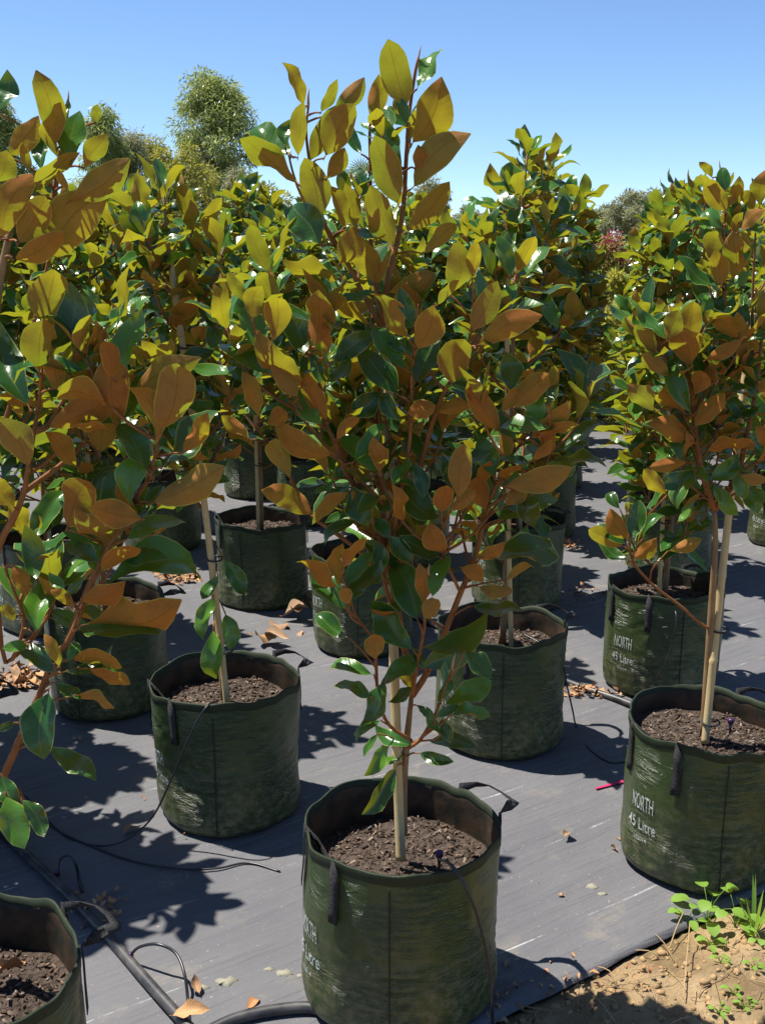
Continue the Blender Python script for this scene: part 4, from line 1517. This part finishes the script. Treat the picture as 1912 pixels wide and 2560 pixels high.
for nm, pts, lab in (('a', [(143, 2180, .022), (150, 2150, .05), (170, 2140, .055), (188, 2160, .04), (196, 2190, tb), (205, 2230, tb)], 'short drip tube looping out of the pipe at its upper purple joiner'),
                     ('b', [(326, 2388, .022), (350, 2368, .05), (395, 2362, .07), (440, 2385, .06), (462, 2440, .04), (470, 2510, tb), (474, 2575, tb)], 'longer drip tube looping out of the pipe at its lower purple joiner')):
    P3 = [on_ground(x, y, z) for x, y, z in pts]
    t = pipe(P3, 0.0036, lab, 'drip_tube', 'tube', 8, 40, 'drip tube', GT)
    m = MB()
    m.tube([Vector((0, 0, -0.012)), Vector((0, 0, 0.0)), Vector((0.001, 0, 0.006))], [0.0075, 0.0075, 0.004], 8)
    link('joiner', m.mesh('joiner', M['purple']), t)


def emitter(loc, label):
    t = thing('drip_emitter', label, 'drip emitter', loc, 'purple drip emitters')
    m = MB()
    m.tube([(0, 0, 0), (0, 0, 0.010), (0, 0, 0.013)], [0.008, 0.009, 0.005], 10)
    link('cap', m.mesh('cap', M['purple']), t)
    q = MB()
    q.tube([(0, 0, -0.03), (0, 0, 0.0)], [0.002, 0.005], 6)
    link('spike', q.mesh('spike', M['tube']), t)


emitter(at(1098, 2142, 1.99), 'purple drip emitter on the potting mix of the foremost bag')
emitter(at(1826, 1808, 2.56), 'purple drip emitter in the bag beside the weeds')

# ------------------------------------------------------------------ fallen leaves
def fallen(px_, py_, L, seed, label, z=0.004, on=None, flip=False):
    r = random.Random(seed)
    p = on_ground(px_, py_, z) if on is None else on
    o = link('dead_leaf', DEAD[seed % 4])
    o.matrix_basis = Matrix.LocRotScale(p, Euler((r.gauss(0, .15) + (math.pi if flip else 0), r.gauss(0, .2), r.uniform(0, 6.28))), Vector((L, L, L)))
    tag(o, label, 'dead leaf', 'fallen dead leaves')
    return o


fallen(425, 2545, 0.085, 1, 'tan dead leaf leaning on the pipe at the bottom edge', 0.02)
fallen(500, 2490, 0.05, 2, 'small dead leaf right of the pipe end')
fallen(362, 2062, 0.07, 3, 'curled tan dead leaf at the foot of the bag with curving tube', 0.012)
fallen(1420, 2082, 0.05, 0, 'brown curled dead leaf alone on the open mat in front of the clear print')
fallen(1392, 2240, 0.022, 5, 'tiny brown leaf scrap on the mat right of the foremost bag')
fallen(1540, 2095, 0.03, 7, 'upper dead leaf scrap at the foot of the bag with clear print')
fallen(1545, 2130, 0.028, 8, 'lower dead leaf scrap at the foot of the bag with clear print')
fallen(355, 1990, 0.03, 10, 'dead leaf scrap on the mat left of the curving tube bag')
fallen(615, 2525, 0.05, 11, 'rolled reddish dead leaf on the mat beside the hose end')
fallen(188, 1845, 0.03, 12, 'dead leaf scrap at the base of the shaded bag')
fallen(615, 1585, 0.035, 13, 'brown leaf scrap in front of the dark middle bag')
fallen(1140, 2150, 0.0, 14, 'x') if False else None
fallen(110, 2360, 0.085, 4, 'tan dead leaf lying on the soil of the corner bag', on=on_ground(75, 2405, 0.33))
for k, (x, y) in enumerate([(700, 1545), (722, 1560), (748, 1538), (760, 1570), (730, 1600), (705, 1580)]):
    fallen(x, y, 0.135, 20 + k, 'dried orange leaf of the heap beside the partly hidden bag, ' + ['leftmost', 'second from left on top', 'topmost', 'rightmost', 'lowest', 'lower left'][k], 0.02 + 0.012 * (k % 3), flip=k % 2 == 1)


def litter(name, cx, cy, rx, ry, n_, seed, L=(0.02, 0.06)):
    r = random.Random(seed)
    VV, FF, UV_, off = [], [], [], 0
    c = on_ground(cx, cy)
    for k in range(n_):
        lv, lf, lu = LOW[k % 5]
        a, q = r.uniform(0, 6.28), math.sqrt(r.random())
        p = c + Vector((math.cos(a) * rx * q, math.sin(a) * ry * q, 0.004 + 0.03 * r.random() * (1 - q)))
        s = r.uniform(*L)
        m = np.array(Matrix.LocRotScale(p, Euler((r.gauss(0, .5), r.gauss(0, .5), r.uniform(0, 6.28))), Vector((s, s, s * 2.0))))
        VV.append(np.array(lv) @ m[:3, :3].T + m[:3, 3])
        FF.append(np.array(lf) + off)
        UV_.append(np.array(lu))
        off += len(lv)
    o = link(name, np_mesh(name, np.vstack(VV), np.vstack(FF), [M['dead']], smooth=True, uvs=np.vstack(UV_)), kind='stuff')
    return o


litter('leaf_litter', 30, 1705, 0.11, 0.10, 90, 1, (0.03, 0.08))
litter('leaf_litter', 450, 1445, 0.10, 0.12, 130, 2)
litter('leaf_litter', 1470, 1735, 0.16, 0.05, 70, 3, (0.015, 0.04))
litter('leaf_litter', 1400, 1365, 0.12, 0.08, 60, 4, (0.015, 0.05))
litter('leaf_litter', 215, 2040 + 240, 0.10, 0.10, 50, 5, (0.01, 0.03))
litter('leaf_litter', 760, 1500, 0.10, 0.10, 50, 6, (0.02, 0.05))
litter('leaf_litter', 1480, 1500, 0.20, 0.20, 40, 7, (0.02, 0.05))
litter('leaf_litter', 330, 2130, 0.45, 0.4, 14, 8, (0.006, 0.016))
litter('leaf_litter', 1350, 2150, 0.35, 0.3, 5, 9, (0.006, 0.014))

# pink marker stake lying in the shade
m = MB()
pa, pb = on_ground(1488, 1972, 0.006), on_ground(1562, 1953, 0.006)
dd = (pb - pa).normalized()
ss = Vector((-dd.y, dd.x, 0)) * 0.006
m.add([pa - ss, pb - ss * 1.2, pb + ss * 1.2, pa + ss * 0.3, pa - ss + Vector((0, 0, .002)), pb - ss * 1.2 + Vector((0, 0, .002)), pb + ss * 1.2 + Vector((0, 0, .002)), pa + ss * 0.3 + Vector((0, 0, .002))],
      [(3, 2, 1, 0), (4, 5, 6, 7), (0, 1, 5, 4), (1, 2, 6, 5), (2, 3, 7, 6), (3, 0, 4, 7)])
tag(link('plant_marker', m.mesh('plant_marker', M['pink'], smooth=False)), 'flat pink plant marker lying in the shade left of the clear print', 'marker')

# dried mud splats on the mat
n = NT('dried_mud')
f = n.noise(n.coord('Object'), 90, 4)
M['mud'] = n.set(n.mix(f, (0.17, 0.165, 0.13), (0.33, 0.31, 0.24)), 0.9, n.bump(f, .5, .003), .1)
for k, (x, y, s) in enumerate([(508, 2468, .010), (566, 2454, .020), (672, 2424, .008), (712, 2434, .014), (1480, 2215, .014), (1505, 2235, .01), (750, 2440, .006), (1290, 2400, .006)]):
    r = random.Random(k)
    c = on_ground(x, y, 0.0)
    a_, b_ = w2m(c)
    zc = mat_z(a_, b_)
    m = MB()
    nn = 14
    rim = [(c.x + s * r.uniform(.5, 1.25) * math.cos(6.283 * i / nn) * 1.4, c.y + s * r.uniform(.5, 1.25) * math.sin(6.283 * i / nn), zc + 0.0012) for i in range(nn)]
    m.add([(c.x, c.y, zc + 0.0022)] + rim + [(x_, y_, zc - 0.003) for x_, y_, _ in rim], [(0, 1 + i, 1 + (i + 1) % nn) for i in range(nn)] + [(1 + i, 1 + nn + i, 1 + nn + (i + 1) % nn, 1 + (i + 1) % nn) for i in range(nn)])
    tag(link('mud_splat', m.mesh('mud_splat', M['mud'])), 'dried pale mud splat, ' + ['leftmost of the row by the foremost bag', 'largest, left of the foremost bag', 'small, close left of the foremost bag', 'second largest, touching the foremost bag', 'larger one on the open mat at right', 'smaller one on the open mat at right', 'speck hugging the foremost bag', 'speck in the shadow right of the foremost bag'][k], 'mud', 'dried mud splats on the mat')

# ------------------------------------------------------------------ weeds on the sandy soil
def blade_leaf(m, base, d, L, w, droop=0.3, round_=True, n_=5):
    """a small weed leaf with a folded midline"""
    d = Vector(d).normalized()
    up = Vector((0, 0, 1))
    s = d.cross(up)
    s = s.normalized() if s.length > 1e-3 else Vector((1, 0, 0))
    vs, fs = [], []
    for i in range(n_ + 1):
        t = i / n_
        ww = w * (math.sin(math.pi * min(t * 0.93 + 0.06, 1)) ** (0.6 if round_ else 0.9)) * (1 if round_ else 1 - 0.5 * t)
        c = Vector(base) + d * (L * t) - up * (droop * L * t * t)
        vs += [c - s * ww + up * 0.12 * ww, c, c + s * ww + up * 0.12 * ww]
    for i in range(n_):
        for j in (0, 1):
            fs.append((i * 3 + j, i * 3 + j + 1, i * 3 + 4 + j, i * 3 + 3 + j))
    m.add(vs, fs)


def weed(px_, py_, label, seed, n_l=8, L=0.035, h=0.09):
    r = random.Random(seed)
    p = on_ground(px_, py_, 0.0)
    a_, b_ = w2m(p)
    p.z = soil_z(a_, min(b_, EDGE - 0.005))
    t = thing('weed', label, 'weed', p, 'weeds on the sandy soil')
    for k in range(n_l):
        a = 2.4 * k + r.uniform(-.3, .3)
        hh = h * (0.35 + 0.65 * k / max(1, n_l - 1)) * r.uniform(0.85, 1.1)
        out = Vector((math.cos(a), math.sin(a), 0)) * (0.35 * h + 0.3 * h * r.random())
        q = MB()
        tip = Vector((0, 0, hh)) + out
        q.tube(smooth_path([Vector((0, 0, 0)), Vector((0, 0, hh * 0.6)) + out * 0.3, tip], 5), [0.0012, 0.0011, 0.001, 0.0009, 0.0008], 5)
        link('stalk', q.mesh('stalk', M['weed']), t)
        q = MB()
        blade_leaf(q, tip, Vector((math.cos(a), math.sin(a), 0.15)), L * r.uniform(0.8, 1.25), L * 0.40, 0.4)
        link('leaf', q.mesh('leaf', M['weed']), t)
    return t


weed(1770, 2290, 'broad leaved light green weed at the mat corner, tallest there', 1, 9, 0.042, 0.10)
weed(1838, 2310, 'round leaved green weed in front of the bag with clear print', 2, 7, 0.036, 0.07)
weed(1722, 2300, 'smaller green weed just left of the broad leaved one', 6, 5, 0.028, 0.05)
weed(1775, 2350, 'low green seedling below the broad leaved weed', 3, 6, 0.022, 0.03)
weed(1905, 2370, 'fine green seedling patch plant under the grass tuft', 4, 8, 0.022, 0.04)
for k, (x, y) in enumerate([(1800, 2420), (1880, 2440), (1830, 2500), (1795, 2540), (1860, 2530)]):
    weed(x, y, 'tiny green seedling ' + ['uppermost right of the dry stalk', 'below the grass tuft near the right edge', 'low in the corner, left of its neighbour', 'lowest, at the bottom edge', 'lowest right, in the corner', 'alone left of the dry stalk', 'between dry stalk and broad leaved weed'][k], 30 + k, 6, 0.014, 0.022)
# grass tuft
p = on_ground(1885, 2335)
p.z = soil_z(*w2m(p))
t = thing('grass_tuft', 'upright tuft of bright grass blades right of the broad leaved weed', 'grass tuft', p)
r = random.Random(3)
for k in range(14):
    q = MB()
    a = r.uniform(0, 6.28)
    blade_leaf(q, Vector((math.cos(a) * .006, math.sin(a) * .006, 0)), Vector((math.cos(a) * .35, math.sin(a) * .35, 1)), r.uniform(0.08, 0.16), 0.0045, 0.25 * r.random(), False, 6)
    link('grass_blade', q.mesh('grass_blade', M['weed']), t)
# dry stems and straw
m = MB()
r = random.Random(8)
for k in range(150):
    a_, b_ = r.uniform(0.0, 1.3), EDGE - 0.02 - abs(r.gauss(0, 0.22))
    c = soil_pt(a_, b_) + Vector((0, 0, 0.004))
    a = r.uniform(0, 6.28)
    L = r.uniform(0.02, 0.11)
    d = Vector((math.cos(a), math.sin(a), r.uniform(-.05, .25))) * L
    m.tube(smooth_path([c, c + d * .5 + Vector((r.uniform(-.01, .01), r.uniform(-.01, .01), r.uniform(0, .012))), c + d], 5), r.uniform(0.0006, 0.0014), 4)
link('dry_straw', m.mesh('dry_straw', M['straw']), kind='stuff')
litter('leaf_litter', 1480, 2480, 0.26, 0.14, 34, 19, (0.010, 0.03))
litter('leaf_litter', 1330, 2500, 0.16, 0.10, 30, 20, (0.01, 0.03))
# dry grass stalk leaning up in the middle of the soil
for k, pts in enumerate([[(1708, 2497), (1712, 2450), (1718, 2380), (1724, 2311)], [(1674, 2369), (1690, 2322), (1708, 2282)]]):
    q = MB()
    w = [on_ground(x, y, 0.004 + 0.010 * i) for i, (x, y) in enumerate(pts)]
    q.tube(smooth_path(w, 10), 0.0014, 5)
    tag(link('dry_stalk', q.mesh('dry_stalk', M['straw'])), ['thin dry stalk bending up from the sandy soil', 'short dry stalk lying toward the broad leaved weed'][k], 'stalk')
for k, (x, y, s) in enumerate([(1490, 2425, .011), (1530, 2480, .008), (1655, 2375, .012), (1720, 2440, .010), (1760, 2470, .012), (1420, 2500, .009), (1585, 2395, .008), (1650, 2480, .01)]):
    p = on_ground(x, y)
    p.z = soil_z(*w2m(p)) + s * 0.3
    rr = random.Random(k)
    bm_v = []
    m = MB()
    nn, nl = 9, 5
    for j in range(nl + 1):
        th = math.pi * j / nl
        for i in range(nn):
            ph = 6.283 * i / nn
            v = Vector((math.sin(th) * math.cos(ph), math.sin(th) * math.sin(ph) * .8, math.cos(th) * .6))
            v *= s * (1 + 0.35 * noise.noise(v * 1.5 + Vector((k * 7, 0, 0))))
            bm_v.append(v + p)
    m.add(bm_v, [(j * nn + i, (j + 1) * nn + i, (j + 1) * nn + (i + 1) % nn, j * nn + (i + 1) % nn) for j in range(nl) for i in range(nn)])
    tag(link('stone', m.mesh('stone', M['clods'])), 'small sandy stone, ' + ['in the shadow edge on the soil', 'below the shadow edge on the soil', 'left below the broad leaved weed', 'right of the thin dry stalk', 'near the corner seedlings', 'lowest left on the soil', 'hard by the mat edge', 'beside the lone left seedling'][k], 'stone', 'small stones on the sandy soil')

# ------------------------------------------------------------------ trees beyond the nursery
LEAFLET_V = np.array([(0, 0, 0), (-.5, .45, .06), (.5, .45, .06), (0, 1, 0)], float)
LEAFLET_F = np.array([(0, 2, 3, 1)])


def crown_mesh(name, clumps, per, L, wr, droop, mat, seed):
    """many small leaves hung in clumps; clumps = (centre, radius)"""
    r = np.random.default_rng(seed)
    Ms = []
    for c, rad in clumps:
        n_ = per
        d = r.normal(size=(n_, 3))
        d /= np.linalg.norm(d, axis=1)[:, None]
        pos = np.array(c) + d * (rad * r.random((n_, 1)) ** 0.45) * np.array([1, 1, .8])
        dirv = d * 0.7 + r.normal(size=(n_, 3)) * 0.5 + np.array([0, 0, -droop])
        dirv /= np.linalg.norm(dirv, axis=1)[:, None]
        side = np.cross(dirv, r.normal(size=(n_, 3)))
        side /= np.linalg.norm(side, axis=1)[:, None] + 1e-9
        nrm = np.cross(side, dirv)
        ln = L * r.uniform(0.6, 1.3, n_)
        m = np.zeros((n_, 4, 4))
        m[:, :3, 0] = side * (ln * wr)[:, None]
        m[:, :3, 1] = dirv * ln[:, None]
        m[:, :3, 2] = nrm * ln[:, None]
        m[:, :3, 3] = pos
        m[:, 3, 3] = 1
        Ms.append(m)
    Vv, Ff = merge(LEAFLET_V, LEAFLET_F, np.concatenate(Ms))
    return np_mesh(name, Vv, Ff, [mat])


def tree(name, label, px0, top_px, Y, half_w, seed, mat, ncl=40, per=220, L=0.13, wr=0.22, droop=0.8, crown_low=0.35, cat='tree', shape=1.0, extra=None, clr=0.17):
    """a tree whose top is seen at (px0, top_px) when standing at distance Y"""
    r = random.Random(seed)
    top = at(px0, top_px, Y)
    H = top.z
    t = thing(name, label, cat, (top.x, Y, -0.06), 'trees beyond the nursery')
    tr = MB()
    bend = r.uniform(-.03, .03) * H
    tp = smooth_path([Vector((0, 0, 0)), Vector((bend, 0, H * .35)), Vector((-bend * .5, bend, H * .7)), Vector((0, 0, H * .93))], 12)
    tr.tube(tp, [H * 0.020 * (1 - .85 * i / 11) for i in range(12)], 8)
    link('trunk', tr.mesh('trunk', M['treebark']), t)
    cl = []
    for k in range(ncl):
        f = crown_low + (1 - crown_low) * ((k + r.random()) / ncl)
        g_ = (f - crown_low) / (1 - crown_low)
        prof = math.sin(math.pi * min(1, 0.18 + 0.82 * g_)) ** (0.7 * shape) * (1 - 0.25 * g_)
        a = r.uniform(0, 6.28)
        q = math.sqrt(r.uniform(0.05, 1))
        rad = clr * H * 0.5 * r.uniform(.55, 1.1)
        rad = min(rad, half_w * 0.5)
        rmax = max(0.0, half_w * (0.35 + 0.75 * prof) - rad * 0.7)
        c = Vector((math.cos(a) * q * rmax, math.sin(a) * q * rmax, H * f - rad * (0.9 if f > 0.9 else 0.3)))
        cl.append((c, rad))
        if k % 2 == 0:
            i = max(1, min(10, int(11 * f * 0.75)))
            b = MB()
            b.tube(smooth_path([tp[i], tp[i].lerp(c, .5) + Vector((0, 0, .04 * H)), c], 6), [H * .006, H * .005, H * .004, H * .003, H * .0025, H * .002], 5)
            link('limb', b.mesh('limb', M['treebark']), t)
    link('crown', crown_mesh('crown', cl, per, L, wr, droop, mat, seed), t, kind='stuff')
    if extra:
        link('flowers', crown_mesh('flowers', [(c + Vector((0, 0, rad * .5)), rad * .8) for c, rad in cl if c.z > H * 0.30], extra[0], extra[1], .7, 0.0, extra[2], seed + 1), t, kind='stuff')
    return t


tree('gum_tree', 'tall feathery gum tree rising highest against the sky at upper left', 515, 150, 34, 1.85, 1, M['gum'], 78, 460, 0.17, 0.21, 0.6, 0.25, shape=.7)
tree('gum_tree', 'thin topped gum tree beside the big left leaves', 250, 242, 30, 0.9, 2, M['gum'], 40, 260, 0.17, 0.18, 0.9, 0.3)
tree('gum_tree', 'pale bushy gum tree left of the tall feathery one', 320, 300, 31, 1.15, 3, M['gumgrey'], 44, 260, 0.17, 0.18, 0.8, 0.25)
tree('gum_tree', 'rounded yellow green tree between the two gums', 372, 318, 33, 1.0, 4, M['olive'], 40, 260, 0.13, 0.25, 0.2, 0.25)
tree('gum_tree', 'dark gum tree cut by the left picture edge', -8, 205, 27, 0.75, 5, M['gum'], 40, 260, 0.17, 0.18, 0.9, 0.3)
tree('olive_bush', 'broad olive bush under the tall feathery gum', 440, 345, 27, 1.6, 6, M['olive'], 50, 260, 0.12, 0.28, 0.3, 0.12, 'bush')
tree('olive_bush', 'olive bush just left of the foremost sapling top', 640, 425, 24, 1.1, 7, M['olive'], 40, 240, 0.11, 0.3, 0.3, 0.12, 'bush')
tree('olive_bush', 'dull bush right of the tall gum, low against the sky', 600, 395, 30, 1.1, 8, M['gumgrey'], 36, 220, 0.13, 0.22, 0.5, 0.12, 'bush')
tree('gum_tree', 'slim gum tree seen past the right shoulder of the foremost sapling', 1075, 425, 34, 0.9, 9, M['gumgrey'], 36, 220, 0.16, 0.2, 0.8, 0.25)
tree('gum_tree', 'small far gum tree between foremost sapling and twin leaders', 1175, 505, 44, 1.0, 10, M['gumgrey'], 30, 220, 0.2, 0.22, 0.5, 0.2)
tree('gum_tree', 'gum tree mostly hidden behind the twin leader sapling', 1315, 430, 34, 1.2, 11, M['gumgrey'], 44, 220, 0.17, 0.2, 0.8, 0.2)
tree('gum_tree', 'round grey green gum tree over the pink flowering bush', 1515, 505, 46, 1.9, 12, M['gumgrey'], 54, 280, 0.2, 0.24, 0.3, 0.3, clr=.2)
tree('gum_tree', 'wide grey green gum tree behind the right hand saplings', 1630, 462, 44, 2.6, 13, M['gumgrey'], 64, 280, 0.2, 0.24, 0.3, 0.3, clr=.2)
tree('gum_tree', 'low grey green gum tree showing at the right edge', 1850, 520, 46, 2.4, 14, M['gumgrey'], 54, 260, 0.2, 0.24, 0.3, 0.3, clr=.2)
tree('flowering_bush', 'loose bush full of crimson pink flowers beside the aisle', 1515, 560, 12.5, 0.50, 15, M['olive'], 40, 110, 0.07, 0.3, 0.2, 0.25, 'bush', extra=(70, 0.035, M['crimson']))
tree('flowering_bush', 'second crimson flowering bush, lower and further left', 1478, 605, 13, 0.36, 16, M['olive'], 26, 110, 0.07, 0.3, 0.2, 0.25, 'bush', extra=(70, 0.035, M['crimson']))
tree('lime_bush', 'yellow green bush below the crimson flowers', 1530, 660, 11.0, 0.62, 17, M['lime'], 44, 240, 0.07, 0.34, 0.1, 0.08, 'bush')
tree('lime_bush', 'low yellow green bush at the far end of the aisle', 1475, 700, 10.2, 0.45, 18, M['lime'], 36, 220, 0.07, 0.34, 0.1, 0.08, 'bush')
# palm behind the foremost sapling
pt = at(905, 405, 22)
t = thing('palm_tree', 'spiky fan palm head showing behind the foremost sapling', 'palm', (pt.x, 22, -0.06), 'trees beyond the nursery')
m = MB()
m.tube([(0, 0, 0), (0.05, 0, pt.z * .4), (0, 0, pt.z - .45)], [.13, .11, .10], 8)
link('trunk', m.mesh('trunk', M['treebark']), t)
r = random.Random(12)
for k in range(26):
    a, el = r.uniform(0, 6.28), r.uniform(-.3, 1.35)
    d = Vector((math.cos(a) * math.cos(el), math.sin(a) * math.cos(el), math.sin(el)))
    q = MB()
    st = Vector((0, 0, pt.z - .45))
    hub = st + d * 0.35
    q.tube([st, hub], [.012, .006], 4)
    s = d.cross(Vector((0, 0, 1)))
    s = s.normalized() if s.length > 1e-3 else Vector((1, 0, 0))
    n2 = s.cross(d)
    for j in range(13):
        b = R(-78 + 13 * j)
        dv = d * math.cos(b) + s * math.sin(b)
        w = 0.012
        sd = d.cross(n2)
        tipv = hub + dv * 0.34 - Vector((0, 0, 0.05))
        mid = hub + dv * 0.18
        pv = dv.cross(n2).normalized() * w
        q.add([hub, mid - pv, tipv, mid + pv], [(0, 1, 2, 3)])
    link('frond', q.mesh('frond', M['palm'], smooth=False), t)
# far scrub that closes the horizon
r = random.Random(77)
cl = []
for k in range(150):
    y = r.uniform(48, 75)
    x = r.uniform(-.46, .46) * y
    rad = r.uniform(.7, 1.5)
    cl.append((Vector((x, y, r.uniform(0.2, 1.3))), rad))
link('far_scrub', crown_mesh('far_scrub', cl, 130, 0.32, 0.4, 0.1, M['gumgrey'], 5), kind='stuff')
